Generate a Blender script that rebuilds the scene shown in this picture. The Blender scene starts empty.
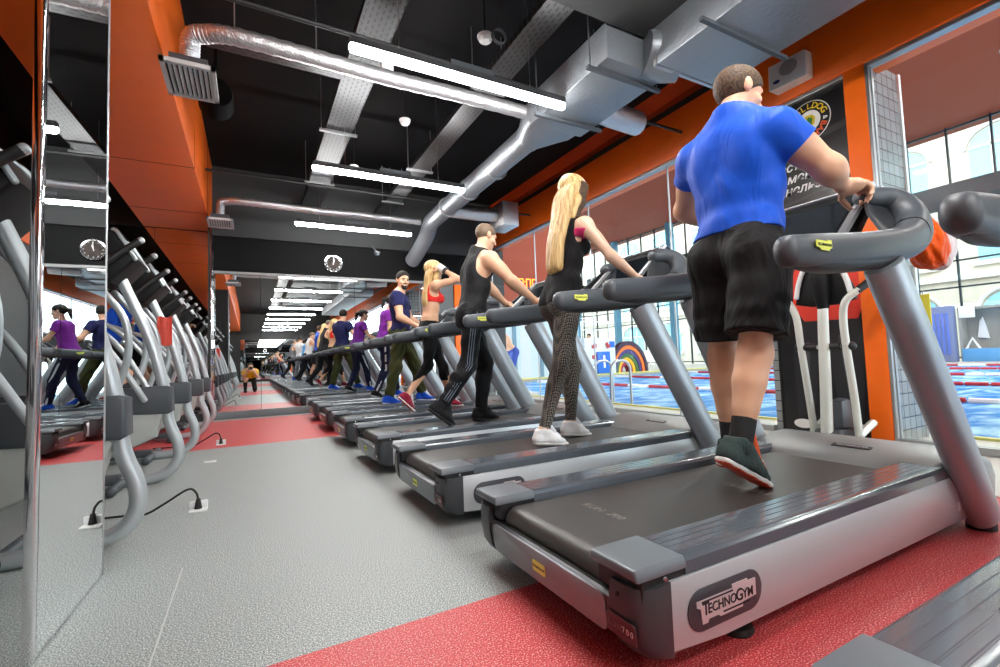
import bpy, bmesh, math, random
import numpy as np
from mathutils import Vector, Matrix, Euler, noise as mnoise
C = bpy.context.scene.collection
SC = bpy.context.scene
PI = math.pi
random.seed(7)
H = 0.79

# ------------------------------------------------------------------ helpers
def lin(c):
    return tuple((x/12.92 if x <= .04045 else ((x+.055)/1.055)**2.4) for x in c)
def rgb(r, g, b):
    return lin((r/255, g/255, b/255))

MATS = {}
def mat(name, col, rough=.5, metal=0.0, emit=0, ecol=None, coat=0, spec=.5, bump=0, bscale=200, var=0, vscale=30, sheen=0):
    m = bpy.data.materials.new(name); m.use_nodes = True
    nt = m.node_tree; b = nt.nodes['Principled BSDF']
    b.inputs['Base Color'].default_value = (*col, 1)
    b.inputs['Roughness'].default_value = rough
    b.inputs['Metallic'].default_value = metal
    b.inputs['Coat Weight'].default_value = coat
    b.inputs['Specular IOR Level'].default_value = spec
    if sheen: b.inputs['Sheen Weight'].default_value = sheen
    if emit:
        b.inputs['Emission Color'].default_value = (*(ecol or col), 1)
        b.inputs['Emission Strength'].default_value = emit
    tc = nt.nodes.new('ShaderNodeTexCoord')
    if bump:
        n = nt.nodes.new('ShaderNodeTexNoise'); n.inputs['Scale'].default_value = bscale; n.inputs['Detail'].default_value = 3
        bp = nt.nodes.new('ShaderNodeBump'); bp.inputs['Strength'].default_value = bump; bp.inputs['Distance'].default_value = .01
        nt.links.new(tc.outputs['Object'], n.inputs['Vector'])
        nt.links.new(n.outputs['Fac'], bp.inputs['Height']); nt.links.new(bp.outputs['Normal'], b.inputs['Normal'])
    if var:
        n = nt.nodes.new('ShaderNodeTexNoise'); n.inputs['Scale'].default_value = vscale; n.inputs['Detail'].default_value = 4
        r = nt.nodes.new('ShaderNodeMapRange'); r.inputs['From Min'].default_value = .25; r.inputs['From Max'].default_value = .75
        r.inputs['To Min'].default_value = 1-var; r.inputs['To Max'].default_value = 1+var
        mx = nt.nodes.new('ShaderNodeVectorMath'); mx.operation = 'SCALE'; mx.inputs[0].default_value = col
        nt.links.new(tc.outputs['Object'], n.inputs['Vector']); nt.links.new(n.outputs['Fac'], r.inputs['Value'])
        nt.links.new(r.outputs['Result'], mx.inputs['Scale']); nt.links.new(mx.outputs['Vector'], b.inputs['Base Color'])
    MATS[name] = m
    return m

def cloth_mat(name, col, folds=.5, fscale=9, rough=.8, stretch=(1, 1, .35), sheen=.1, weave=0):
    """fabric: soft folds as bump"""
    m = mat(name, col, rough=rough, spec=.15, sheen=sheen*.3)
    nt = m.node_tree; b = nt.nodes['Principled BSDF']
    tc = nt.nodes.new('ShaderNodeTexCoord'); mp = nt.nodes.new('ShaderNodeMapping'); mp.inputs['Scale'].default_value = stretch
    n = nt.nodes.new('ShaderNodeTexNoise'); n.inputs['Scale'].default_value = fscale; n.inputs['Detail'].default_value = 2.5; n.inputs['Distortion'].default_value = 1.2
    bp = nt.nodes.new('ShaderNodeBump'); bp.inputs['Strength'].default_value = folds; bp.inputs['Distance'].default_value = .05
    nt.links.new(tc.outputs['Object'], mp.inputs['Vector']); nt.links.new(mp.outputs['Vector'], n.inputs['Vector'])
    nt.links.new(n.outputs['Fac'], bp.inputs['Height']); nt.links.new(bp.outputs['Normal'], b.inputs['Normal'])
    return m

def finish(bm, smooth=True, ang=35):
    bmesh.ops.recalc_face_normals(bm, faces=bm.faces)
    if smooth:
        for f in bm.faces: f.smooth = True
        a = math.radians(ang)
        for e in bm.edges:
            if len(e.link_faces) == 2 and e.calc_face_angle(0) > a: e.smooth = False

def obj(name, bm, material, parent=None, smooth=True, ang=35):
    finish(bm, smooth, ang)
    me = bpy.data.meshes.new(name); bm.to_mesh(me); bm.free()
    o = bpy.data.objects.new(name, me); C.objects.link(o)
    if isinstance(material, (list, tuple)):
        for mm in material: me.materials.append(mm)
    else: me.materials.append(material)
    if parent is not None: o.parent = parent
    return o

def tag(o, label, cat, group=None, kind=None):
    if label: o['label'] = label
    if cat: o['category'] = cat
    if group: o['group'] = group
    if kind: o['kind'] = kind
    return o

def thing(name, label, cat, loc=(0, 0, 0), rz=0, group=None):
    o = bpy.data.objects.new(name, None); C.objects.link(o); o.empty_display_size = .1
    o.location = loc; o.rotation_euler = (0, 0, rz)
    return tag(o, label, cat, group)

def struct(name, bm, m, **k):
    o = obj(name, bm, m, **k); o['kind'] = 'structure'; return o

def copy_tree(o, parent=None):
    c = o.copy(); C.objects.link(c)
    if parent is not None: c.parent = parent
    for ch in list(o.children): copy_tree(ch, c)
    return c

def box(bm, lo, hi, bev=0, seg=2, mi=0):
    n0 = len(bm.faces)
    r = bmesh.ops.create_cube(bm, size=1)
    vs = r['verts']
    for v in vs:
        v.co = Vector([lo[i] + (v.co[i]+.5)*(hi[i]-lo[i]) for i in range(3)])
    fs = set(f for v in vs for f in v.link_faces)
    for f in fs: f.material_index = mi
    if bev:
        es = list(set(e for v in vs for e in v.link_edges))
        bmesh.ops.bevel(bm, geom=es, offset=bev, segments=seg, profile=.5, affect='EDGES')
    return bm

def prism(bm, prof, a, b, axis='y', bev=0, seg=2, mi=0):
    """extrude a closed 2D profile along an axis between a and b"""
    def P(u, v, w):
        return {'y': (u, w, v), 'x': (w, u, v), 'z': (u, v, w)}[axis]
    v0 = [bm.verts.new(P(u, v, a)) for u, v in prof]
    v1 = [bm.verts.new(P(u, v, b)) for u, v in prof]
    n = len(prof); fs = []
    fs.append(bm.faces.new(v0)); fs.append(bm.faces.new(v1[::-1]))
    for i in range(n):
        j = (i+1) % n
        fs.append(bm.faces.new((v0[j], v0[i], v1[i], v1[j])))
    for f in fs: f.material_index = mi
    if bev:
        es = list(set(e for f in fs[:2] for e in f.edges))
        bmesh.ops.bevel(bm, geom=es, offset=bev, segments=seg, profile=.5, affect='EDGES')
    return bm

def crom(pts, sub):
    """Catmull-Rom subdivide list of vectors (any dimension tuples)"""
    P = [np.array(p, float) for p in pts]; out = []
    P = [2*P[0]-P[1]] + P + [2*P[-1]-P[-2]]
    for i in range(1, len(P)-2):
        for k in range(sub):
            t = k/sub
            a, b, c, d = P[i-1], P[i], P[i+1], P[i+2]
            out.append(.5*((2*b)+(-a+c)*t+(2*a-5*b+4*c-d)*t*t+(-a+3*b-3*c+d)*t**3))
    out.append(P[-2]); return out

def tube(bm, pts, rad, n=12, sub=0, up=(0, 0, 1), flat=1.0, cap='round', mi=0, power=2.0):
    """sweep; rad: number or list of (ru) per point; flat = ratio of the section across 'up'"""
    if not hasattr(rad, '__len__'): rad = [rad]*len(pts)
    Q = [tuple(p)+(r,) for p, r in zip(pts, rad)]
    if sub: Q = crom(Q, sub)
    pts = [Vector(q[:3]) for q in Q]; rad = [q[3] for q in Q]
    if cap == 'round':
        t0 = (pts[0]-pts[1]).normalized(); t1 = (pts[-1]-pts[-2]).normalized()
        pre, post = [], []
        for a in (15, 40, 65, 85):
            s, c = math.sin(math.radians(a)), math.cos(math.radians(a))
            pre.append((pts[0]+t0*rad[0]*s*.8, rad[0]*c)); post.append((pts[-1]+t1*rad[-1]*s*.8, rad[-1]*c))
        pts2 = [p for p, _ in pre[::-1]]+pts+[p for p, _ in post]
        rad2 = [r for _, r in pre[::-1]]+list(rad)+[r for _, r in post]
        pts, rad = pts2, rad2
    rings = []; side = None; up = Vector(up)
    for i, p in enumerate(pts):
        a = pts[max(i-1, 0)]; b = pts[min(i+1, len(pts)-1)]
        t = (b-a)
        if t.length < 1e-9: t = Vector((0, 0, 1))
        t.normalize()
        if side is None:
            s = t.cross(up)
            if s.length < 1e-3: s = t.cross(Vector((1, 0, 0)))
        else:
            s = side - t*side.dot(t)
        s.normalize(); side = s; u = s.cross(t).normalized()
        ring = []
        for k in range(n):
            an = 2*PI*k/n; cc, ss = math.cos(an), math.sin(an)
            if power != 2:
                cc = math.copysign(abs(cc)**(2/power), cc); ss = math.copysign(abs(ss)**(2/power), ss)
            ring.append(bm.verts.new(p + s*(rad[i]*flat*cc) + u*(rad[i]*ss)))
        rings.append(ring)
    for a, b in zip(rings, rings[1:]):
        for k in range(n):
            f = bm.faces.new((a[k], a[(k+1) % n], b[(k+1) % n], b[k])); f.material_index = mi
    for r in (rings[0][::-1], rings[-1]):
        f = bm.faces.new(r); f.material_index = mi
    return bm

def lathe(bm, prof, c=(0, 0, 0), n=20, axis='z', mi=0, cap=True):
    rings = []
    for r, z in prof:
        ring = []
        for k in range(n):
            a = 2*PI*k/n; x, y = r*math.cos(a), r*math.sin(a)
            p = {'z': (x, y, z), 'x': (z, x, y), 'y': (x, z, y)}[axis]
            ring.append(bm.verts.new((p[0]+c[0], p[1]+c[1], p[2]+c[2])))
        rings.append(ring)
    for a, b in zip(rings, rings[1:]):
        for k in range(n):
            f = bm.faces.new((a[k], a[(k+1) % n], b[(k+1) % n], b[k])); f.material_index = mi
    for r in (rings[0], rings[-1]):
        if len(r) >= 3 and cap:
            f = bm.faces.new(r); f.material_index = mi
    bmesh.ops.remove_doubles(bm, verts=[v for r in rings for v in r], dist=1e-6)
    return bm

def text_bm(txt, size, depth=.002, bold=0, shear=0, align='CENTER', spacing=1):
    cu = bpy.data.curves.new('t', 'FONT'); cu.body = txt; cu.size = size; cu.extrude = depth
    cu.offset = bold*size; cu.shear = shear; cu.align_x = align; cu.align_y = 'CENTER'; cu.space_character = spacing
    cu.resolution_u = 3
    o = bpy.data.objects.new('t', cu)
    me = o.to_mesh(); bm = bmesh.new(); bm.from_mesh(me); o.to_mesh_clear()
    bpy.data.objects.remove(o); bpy.data.curves.remove(cu)
    return bm

def place(bm, origin, ex, ey):
    """map bm local (x,y,z) -> origin + x ex + y ey + z (ex x ey)"""
    ex = Vector(ex).normalized(); ey = Vector(ey).normalized(); ez = ex.cross(ey)
    M = Matrix(((ex.x, ey.x, ez.x, origin[0]), (ex.y, ey.y, ez.y, origin[1]), (ex.z, ey.z, ez.z, origin[2]), (0, 0, 0, 1)))
    bmesh.ops.transform(bm, matrix=M, verts=bm.verts); return bm

def join(bm, other):
    me = bpy.data.meshes.new('x'); other.to_mesh(me); other.free(); bm.from_mesh(me); bpy.data.meshes.remove(me); return bm

def B(): return bmesh.new()

def rrect(w, h, r, n=5):
    out = []
    for cx, cy, a0 in ((w/2-r, h/2-r, 0), (-w/2+r, h/2-r, 90), (-w/2+r, -h/2+r, 180), (w/2-r, -h/2+r, 270)):
        for k in range(n+1):
            a = math.radians(a0+90*k/n); out.append((cx+r*math.cos(a), cy+r*math.sin(a)))
    return out
# ------------------------------------------------------------------ materials
orange = mat('orange_paint', rgb(253, 110, 8), rough=.45, bump=.03, bscale=60, var=.04, vscale=5)
black_ceil = mat('black_ceiling', rgb(17, 17, 18), rough=.8, spec=.2, bump=.1, bscale=40, var=.2, vscale=2)
grey_beam = mat('grey_beam_paint', rgb(54, 56, 57), rough=.7, spec=.3, var=.05)
black_paint = mat('black_wall', rgb(18, 18, 19), rough=.5)
mirror_m = mat('mirror', (.80, .83, .83), rough=.003, metal=1)
chrome = mat('chrome', (.8, .8, .82), rough=.08, metal=1)
steel = mat('brushed_steel', rgb(190, 192, 195), rough=.28, metal=1)
alu = mat('aluminium', rgb(175, 178, 180), rough=.4, metal=.8)
silver = mat('silver_paint', rgb(196, 200, 204), rough=.33, metal=.45, var=.02, vscale=100)
mast_m = mat('mast_silver_grey', rgb(176, 183, 190), rough=.36, metal=.35, var=.04, vscale=300)
hood_m = mat('hood_grey', rgb(160, 162, 162), rough=.4, metal=.2)
dark_grey = mat('dark_grey_plastic', rgb(74, 79, 84), rough=.45, bump=.05, bscale=500)
bump_grey = mat('bumper_grey', rgb(60, 64, 68), rough=.4, bump=.04, bscale=600)
cap_grey = mat('cap_grey', rgb(98, 104, 110), rough=.38)
inset_grey = mat('inset_grey', rgb(142, 148, 152), rough=.4, metal=.3)
rubber = mat('black_rubber', rgb(20, 20, 21), rough=.55)
pad_m = mat('padded_handrail', rgb(76, 82, 88), rough=.42, bump=.03, bscale=700)
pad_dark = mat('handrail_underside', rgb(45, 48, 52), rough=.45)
belt_m = mat('belt', rgb(58, 55, 53), rough=.38, bump=.12, bscale=900, var=.06, vscale=6)
rail_m = mat('foot_rail_plastic', rgb(86, 93, 101), rough=.2, metal=.2, coat=.4)
MATS['foot_rail_plastic'].node_tree.nodes['Principled BSDF'].inputs['Coat Roughness'].default_value = .07
screen_m = mat('screen_glass', rgb(22, 26, 30), rough=.12, coat=.5)
yellow_m = mat('yellow_badge', rgb(236, 246, 110), rough=.5)
badge_dark = mat('badge_dark', rgb(58, 58, 64), rough=.4)
badge_maroon = mat('badge_maroon', rgb(70, 38, 44), rough=.4)
plaque = mat('plaque_silver', rgb(205, 195, 196), rough=.35, metal=.3)
ink = mat('black_ink', rgb(15, 15, 16), rough=.5)
white_ink = mat('white_ink', rgb(235, 235, 235), rough=.5)
white_plastic = mat('white_plastic', rgb(228, 230, 230), rough=.4)
duct_m = mat('foil_duct', rgb(132, 138, 144), rough=.42, metal=.5, bump=.5, bscale=34)
foil_m = mat('crinkled_foil', rgb(205, 205, 207), rough=.33, metal=.85, bump=.9, bscale=55)
tray_m = mat('perforated_steel', rgb(165, 166, 168), rough=.45, metal=.5)
tray_hole = mat('tray_hole', rgb(15, 15, 16), rough=.8)
tube_light = mat('lamp_diffuser', (1, 1, 1), rough=.5, emit=120, ecol=(1, .985, .96))
ell_silver = mat('elliptical_silver', rgb(186, 191, 194), rough=.32, metal=.45)
ell_panel = mat('elliptical_panel', rgb(168, 170, 166), rough=.45, metal=.1)
ell_dark = mat('elliptical_dark', rgb(66, 70, 75), rough=.5, bump=.06, bscale=600)
console_black = mat('console_black', rgb(15, 16, 17), rough=.55, spec=.25)
plinth_m = mat('plinth_grey', rgb(98, 102, 105), rough=.45)
def floor_mat():
    m = mat('speckled_rubber_floor', (.4, .4, .4), rough=.5, spec=.45)
    nt = m.node_tree; b = nt.nodes['Principled BSDF']; L = nt.links.new
    geo = nt.nodes.new('ShaderNodeNewGeometry'); sep = nt.nodes.new('ShaderNodeSeparateXYZ'); L(geo.outputs['Position'], sep.inputs[0])
    def step(lo, hi):
        a = nt.nodes.new('ShaderNodeMath'); a.operation = 'GREATER_THAN'; a.inputs[1].default_value = lo; L(sep.outputs['Y'], a.inputs[0])
        c = nt.nodes.new('ShaderNodeMath'); c.operation = 'LESS_THAN'; c.inputs[1].default_value = hi; L(sep.outputs['Y'], c.inputs[0])
        d = nt.nodes.new('ShaderNodeMath'); d.operation = 'MULTIPLY'; L(a.outputs[0], d.inputs[0]); L(c.outputs[0], d.inputs[1]); return d
    s1 = step(5.52, 8.35); s2 = step(-1.4, 1.43); s3 = step(-9, -6)
    xx = nt.nodes.new('ShaderNodeMath'); xx.operation = 'GREATER_THAN'; xx.inputs[1].default_value = -.30; L(sep.outputs['X'], xx.inputs[0])
    s2x = nt.nodes.new('ShaderNodeMath'); s2x.operation = 'MULTIPLY'; L(s2.outputs[0], s2x.inputs[0]); L(xx.outputs[0], s2x.inputs[1]); s2 = s2x
    add = nt.nodes.new('ShaderNodeMath'); add.operation = 'ADD'; L(s1.outputs[0], add.inputs[0]); L(s2.outputs[0], add.inputs[1])
    add2 = nt.nodes.new('ShaderNodeMath'); add2.operation = 'ADD'; add2.use_clamp = True; L(add.outputs[0], add2.inputs[0]); L(s3.outputs[0], add2.inputs[1])
    n = nt.nodes.new('ShaderNodeTexNoise'); n.inputs['Scale'].default_value = 230; n.inputs['Detail'].default_value = 4; L(geo.outputs['Position'], n.inputs['Vector'])
    def ramp(stops):
        r = nt.nodes.new('ShaderNodeValToRGB'); e = r.color_ramp.elements
        e[0].position, e[0].color = stops[0][0], (*stops[0][1], 1); e[1].position, e[1].color = stops[-1][0], (*stops[-1][1], 1)
        for p, c in stops[1:-1]:
            q = e.new(p); q.color = (*c, 1)
        L(n.outputs['Fac'], r.inputs['Fac']); return r
    g = ramp([(.34, rgb(70, 75, 75)), (.47, rgb(136, 142, 141)), (.55, rgb(160, 166, 164)), (.66, rgb(228, 230, 229))])
    r = ramp([(.34, rgb(128, 18, 28)), (.47, rgb(190, 42, 50)), (.56, rgb(208, 68, 72)), (.67, rgb(252, 196, 190))])
    mx = nt.nodes.new('ShaderNodeMix'); mx.data_type = 'RGBA'
    L(add2.outputs[0], mx.inputs['Factor']); L(g.outputs['Color'], mx.inputs['A']); L(r.outputs['Color'], mx.inputs['B'])
    L(mx.outputs['Result'], b.inputs['Base Color'])
    n2 = nt.nodes.new('ShaderNodeTexNoise'); n2.inputs['Scale'].default_value = 300; L(geo.outputs['Position'], n2.inputs['Vector'])
    bp = nt.nodes.new('ShaderNodeBump'); bp.inputs['Strength'].default_value = .06; bp.inputs['Distance'].default_value = .003
    L(n2.outputs['Fac'], bp.inputs['Height']); L(bp.outputs['Normal'], b.inputs['Normal'])
    return m
floor_m = floor_mat()
def glass_mat(name, tint=(.93, .97, .97), refl=.06):
    m = bpy.data.materials.new(name); m.use_nodes = True; nt = m.node_tree; nt.nodes.clear(); L = nt.links.new
    o = nt.nodes.new('ShaderNodeOutputMaterial'); t = nt.nodes.new('ShaderNodeBsdfTransparent'); t.inputs[0].default_value = (*tint, 1)
    g = nt.nodes.new('ShaderNodeBsdfGlossy'); g.inputs['Roughness'].default_value = .01; g.inputs[0].default_value = (1, 1, 1, 1)
    f = nt.nodes.new('ShaderNodeFresnel'); f.inputs['IOR'].default_value = 1.45
    ge = nt.nodes.new('ShaderNodeNewGeometry'); k = nt.nodes.new('ShaderNodeMath'); k.operation = 'SUBTRACT'; k.inputs[0].default_value = 1; L(ge.outputs['Backfacing'], k.inputs[1])
    k2 = nt.nodes.new('ShaderNodeMath'); k2.operation = 'MULTIPLY'; L(f.outputs[0], k2.inputs[0]); L(k.outputs[0], k2.inputs[1])
    mx = nt.nodes.new('ShaderNodeMixShader'); L(k2.outputs[0], mx.inputs[0]); L(t.outputs[0], mx.inputs[1]); L(g.outputs[0], mx.inputs[2]); L(mx.outputs[0], o.inputs['Surface'])
    return m
glass_m = glass_mat('partition_glass')
# ------------------------------------------------------------------ the room
XM = -.53        # mirrored pillar plane (left)
XL = -2.6        # left wall
XG = 4.5         # glass partition
YF = 8.6         # far mirror
YB = -14.0       # back wall
ZC = 4.05        # ceiling

bm = B(); box(bm, (XL-.1, YB-.1, -.1), (3.35, YF+.3, 0)); struct('floor', bm, floor_m, smooth=False)
ledge_m = mat('pale_ledge_tile', rgb(206, 200, 190), rough=.3)
bm = B(); box(bm, (3.35, YB-.1, -.1), (5.05, YF+8, .004)); struct('trim_1', bm, ledge_m, smooth=False)
bm = B(); box(bm, (XL-.1, YB-.1, ZC), (XG+.3, YF+.3, ZC+.1)); struct('ceiling', bm, black_ceil, smooth=False)
bm = B(); box(bm, (XL-.2, YB-.1, 0), (XL-.02, YF+.3, ZC)); struct('wall_left', bm, black_paint, smooth=False)
bm = B(); box(bm, (XL-.2, YB-.2, 0), (XG+.3, YB-.05, ZC)); struct('wall_back', bm, black_paint, smooth=False)
bm = B(); box(bm, (XM, YB-.04, .12), (XG-.05, YB-.02, 2.5)); tag(obj('wall_mirror', bm, mirror_m, smooth=False), 'mirror far behind the camera, seen only in the end wall mirror', 'mirror')
# far wall with plinth; black band above the mirror
bm = B(); box(bm, (XL, YF+.02, 0), (XG+.3, YF+.25, ZC)); struct('wall_far', bm, black_paint, smooth=False)
bm = B(); box(bm, (XL, YF-.03, 0), (XG-.02, YF+.02, .12), bev=.006); struct('baseboard_far', bm, plinth_m)
bm = B(); box(bm, (XM, YF-.10, 2.93), (XG-.05, YF+.05, ZC)); struct('trim_2', bm, grey_beam, smooth=False)
bm = B(); box(bm, (XM, YF-.03, 2.37), (XG-.05, YF+.02, 2.93)); struct('trim_3', bm, mat('black_band', rgb(11, 11, 12), rough=.8, spec=.15), smooth=False)
bm = B(); box(bm, (XM, YF-.045, 2.33), (XG-.05, YF+.02, 2.37)); struct('trim_4', bm, mat('grey_strip', rgb(120, 120, 120), rough=.5), smooth=False)

def mirror_panel(name, lo, hi, label):
    bm = B(); box(bm, lo, hi); o = obj(name, bm, mirror_m, smooth=False); tag(o, label, 'mirror'); return o
# far mirror panels with joints
fx = [-2.58, -1.28, -.50, .15, 1.67, 3.19]
lab = ['end wall mirror panel at the left corner behind the cross trainers', 'narrow end wall mirror panel behind the last cross trainer',
       'end wall mirror panel showing the kneeling photographer', 'wide end wall mirror panel under the round clock', 'rightmost end wall mirror panel, behind the bearded man']
for i in range(5):
    mirror_panel('wall_mirror', (fx[i]+.003, YF-.006, .12), (fx[i+1]-.003, YF+.015, 2.33 if i > 1 else 2.99), lab[i])
bm = B(); box(bm, (3.62, YF-.05, 0), (3.84, YF+.02, 2.33), bev=.006); struct('trim_30', bm, orange)
bm = B(); box(bm, (3.20, YF-.02, .12), (3.60, YF+.02, 2.33), bev=.006); box(bm, (3.86, YF-.02, .12), (4.46, YF+.02, 2.33), bev=.006); struct('trim_31', bm, mat('grey_panel', rgb(92, 96, 98), rough=.5), smooth=False)
# left wall mirror behind the cross trainers
ly = [2.5, 4.3, 6.1, YF]
lab = ['nearest mirror panel on the left wall behind the cross trainers', 'middle mirror panel on the left wall behind the cross trainers', 'farthest mirror panel on the left wall, next to the end wall']
for i in range(3):
    mirror_panel('wall_mirror', (XL-.02, ly[i]+.003, .10), (XL, ly[i+1]-.003, 2.54), lab[i])
bm = B(); box(bm, (XL-.02, YB, 2.55), (XL+.01, YF, 3.25)); struct('trim_5', bm, orange, smooth=False)
# mirrored pillars on the left: the near one and the one at the far end
def pillar(name, y0, y1, x0, x1):
    bm = B(); box(bm, (x0, y0, 0), (x1, y1, 3.0)); return struct(name, bm, black_paint, smooth=False)
pillar('wall_pillar_near', 1.785, 2.395, -1.02, XM-.016)
bm = B(); prism(bm, [(XM-.014, 1.80), (XM-.014, 2.40), (XM+.013, 2.40), (XM-.003, 1.80)], .008, 2.995, 'z'); tag(obj('pillar_mirror', bm, mirror_m, smooth=False), 'tall mirror panel on the nearest left pillar, reflecting treadmills and the purple shirt', 'mirror')
mirror_panel('pillar_mirror', (-1.02, 1.77, .008), (XM-.02, 1.783, 2.995), 'narrow mirror facing the camera at the far left picture edge')
bm = B(); box(bm, (XM-.022, 1.768, 0), (XM+.002, 1.80, 2.998), bev=.003)
tag(obj('corner_strip', bm, chrome), 'polished chrome corner strip running up the near mirrored pillar', 'metal strip')
bm = B(); box(bm, (XM-.016, 2.398, 0), (XM+.015, 2.408, 2.998))
tag(obj('corner_strip', bm, alu), 'thin aluminium edge strip on the far side of the near mirrored pillar', 'metal strip')
pillar('wall_pillar_far', YF-.40, YF-.01, XM-.035, XM-.002)
bm = B(); box(bm, (XM-.001, YF-.39, .0), (XM+.008, YF-.04, 2.99))
tag(obj('pillar_mirror', bm, mirror_m, smooth=False), 'mirror panel on the far left pillar beside the end wall', 'mirror')
for k, yy in enumerate((YF-.40, YF-.045)):
    bm = B(); box(bm, (XM-.002, yy-.012, 0), (XM+.014, yy+.012, 2.99), bev=.003)
    tag(obj('corner_strip', bm, chrome), ('bright chrome strip on the near edge of the far left pillar', 'bright chrome strip where the far left pillar meets the end wall')[k], 'metal strip')
# orange bulkhead over the cross trainers
bm = B(); box(bm, (-1.42, YB, 3.0), (XM, YF, ZC), bev=.012); struct('trim_6', bm, orange)
for k, yy in enumerate((5.9, 7.6)):
    bm = B(); box(bm, (-1.425, yy-.004, 2.996), (XM+.003, yy+.004, ZC)); struct('trim_%d' % (7+k), bm, mat('orange_joint%d' % k, rgb(150, 52, 8), rough=.6), smooth=False)

# right hand glass partition: beams, rail, posts, panes
bm = B(); box(bm, (XG-.06, YB, 3.12), (XG+.25, YF, 3.66), bev=.01); struct('trim_9', bm, orange)
bm = B(); box(bm, (XG+.1, YB, 3.66), (XG+.25, YF, 3.84)); struct('trim_10', bm, black_paint, smooth=False)
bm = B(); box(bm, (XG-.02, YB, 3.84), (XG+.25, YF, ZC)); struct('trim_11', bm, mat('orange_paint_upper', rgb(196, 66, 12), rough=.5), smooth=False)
bm = B(); box(bm, (XG-.04, YB, 3.08), (XG+.05, YF, 3.12), bev=.006); struct('trim_12', bm, alu)
# column: front face carries the poster, the side facing the camera is tiled
tile = mat('grey_mosaic_tile', rgb(150, 152, 152), rough=.2)
def tile_nodes(m, size, c1, c2, mortar, axes):
    nt = m.node_tree; b = nt.nodes['Principled BSDF']; L = nt.links.new
    geo = nt.nodes.new('ShaderNodeNewGeometry'); sp = nt.nodes.new('ShaderNodeSeparateXYZ'); cb = nt.nodes.new('ShaderNodeCombineXYZ')
    L(geo.outputs['Position'], sp.inputs[0]); L(sp.outputs[axes[0]], cb.inputs[0]); L(sp.outputs[axes[1]], cb.inputs[1])
    br = nt.nodes.new('ShaderNodeTexBrick'); br.offset = 0; br.inputs['Scale'].default_value = 1
    br.inputs['Brick Width'].default_value = size[0]; br.inputs['Row Height'].default_value = size[1]; br.inputs['Mortar Size'].default_value = size[2]
    br.inputs['Color1'].default_value = (*c1, 1); br.inputs['Color2'].default_value = (*c2, 1); br.inputs['Mortar'].default_value = (*mortar, 1)
    L(cb.outputs[0], br.inputs['Vector']); L(br.outputs['Color'], b.inputs['Base Color'])
    bp = nt.nodes.new('ShaderNodeBump'); bp.inputs['Strength'].default_value = .3; bp.inputs['Distance'].default_value = .004; bp.invert = True
    L(br.outputs['Fac'], bp.inputs['Height']); L(bp.outputs['Normal'], b.inputs['Normal'])
tile_nodes(tile, (.098, .098, .004), rgb(142, 144, 145), rgb(128, 131, 132), rgb(48, 48, 50), ('X', 'Z'))
bm = B(); box(bm, (XG+.02, 1.80, 0), (5.10, 2.74, 3.2)); struct('wall_column', bm, tile, smooth=False)
bm = B(); box(bm, (XG-.05, 1.78, 0), (XG+.04, 1.935, 3.12), bev=.006); struct('trim_13', bm, orange)
bm = B(); box(bm, (XG-.045, 1.755, 0), (XG+.045, 1.78, 3.1), bev=.004); struct('trim_14', bm, alu)
bm = B(); box(bm, (5.085, 1.785, 0), (5.125, 1.80, 3.2)); struct('trim_15', bm, white_plastic)
# panes
n = 1
ys = [YB+.05, -11.2, -9.7, -8.2, -6.7, -5.2, -3.7, -2.2, -.7, 1.755]
ys2 = [2.75, 3.87, 5.38, 6.9, YF-.02]
for seq in (ys, ys2):
    for a, b in zip(seq, seq[1:]):
        bm = B(); box(bm, (XG-.006, a+.006, .06), (XG+.006, b-.006, 3.08))
        o = struct('window_%d' % n, bm, glass_m, smooth=False); n += 1
        bm = B(); box(bm, (XG-.009, b-.007, .06), (XG+.009, b+.007, 3.08)); obj('pane_joint', bm, alu, o)
bm = B(); box(bm, (XG-.04, YB, .004), (XG+.04, 1.755, .06)); box(bm, (XG-.04, 2.74, .004), (XG+.04, YF, .06)); struct('trim_17', bm, alu, smooth=False)

# grey downstand beam (near, upper right)
bm = B(); box(bm, (1.1, -3.0, 3.27), (3.0, 2.5, ZC)); struct('trim_18', bm, grey_beam, smooth=False)

# ------------------------------------------------------------------ ceiling services
def fluorescent(y, label, group='tube lamps hung across the black ceiling'):
    t = thing('ceiling_lamp', label, 'ceiling light', (1.49, y, 2.95), 0, group)
    bm = B(); prism(bm, [(-.035, .005), (-.03, .06), (.03, .06), (.035, .005)], -.89, .89, 'x', bev=.004)
    obj('housing', bm, mat_lamp_body, t)
    bm = B(); tube(bm, [(-.87, 0, -.01), (.87, 0, -.01)], .034, n=12, flat=1.0)
    obj('diffuser', bm, tube_light, t)
    for s in (-.55, .55):
        bm = B(); tube(bm, [(s, 0, .05), (s, 0, ZC-2.955)], .002, n=6, cap='flat'); obj('suspension_wire', bm, steel, t)
    bm = B(); box(bm, (-.16, -.03, .06), (.2, .03, .10)); obj('driver_box', bm, dark_grey, t)
    return t
mat_lamp_body = mat('lamp_housing', rgb(70, 72, 74), rough=.4, metal=.3)
for y, l in ((3.1, 'nearest and brightest tube lamp, above the man in blue'), (5.23, 'second tube lamp from the camera, below the smoke detectors'),
             (7.42, 'third tube lamp from the camera, nearest the end wall mirror')):
    fluorescent(y, l)
for k in range(8):
    fluorescent(.95-2.15*k, 'tube lamp seen only in the end wall mirror', 'tube lamps behind the camera')

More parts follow.
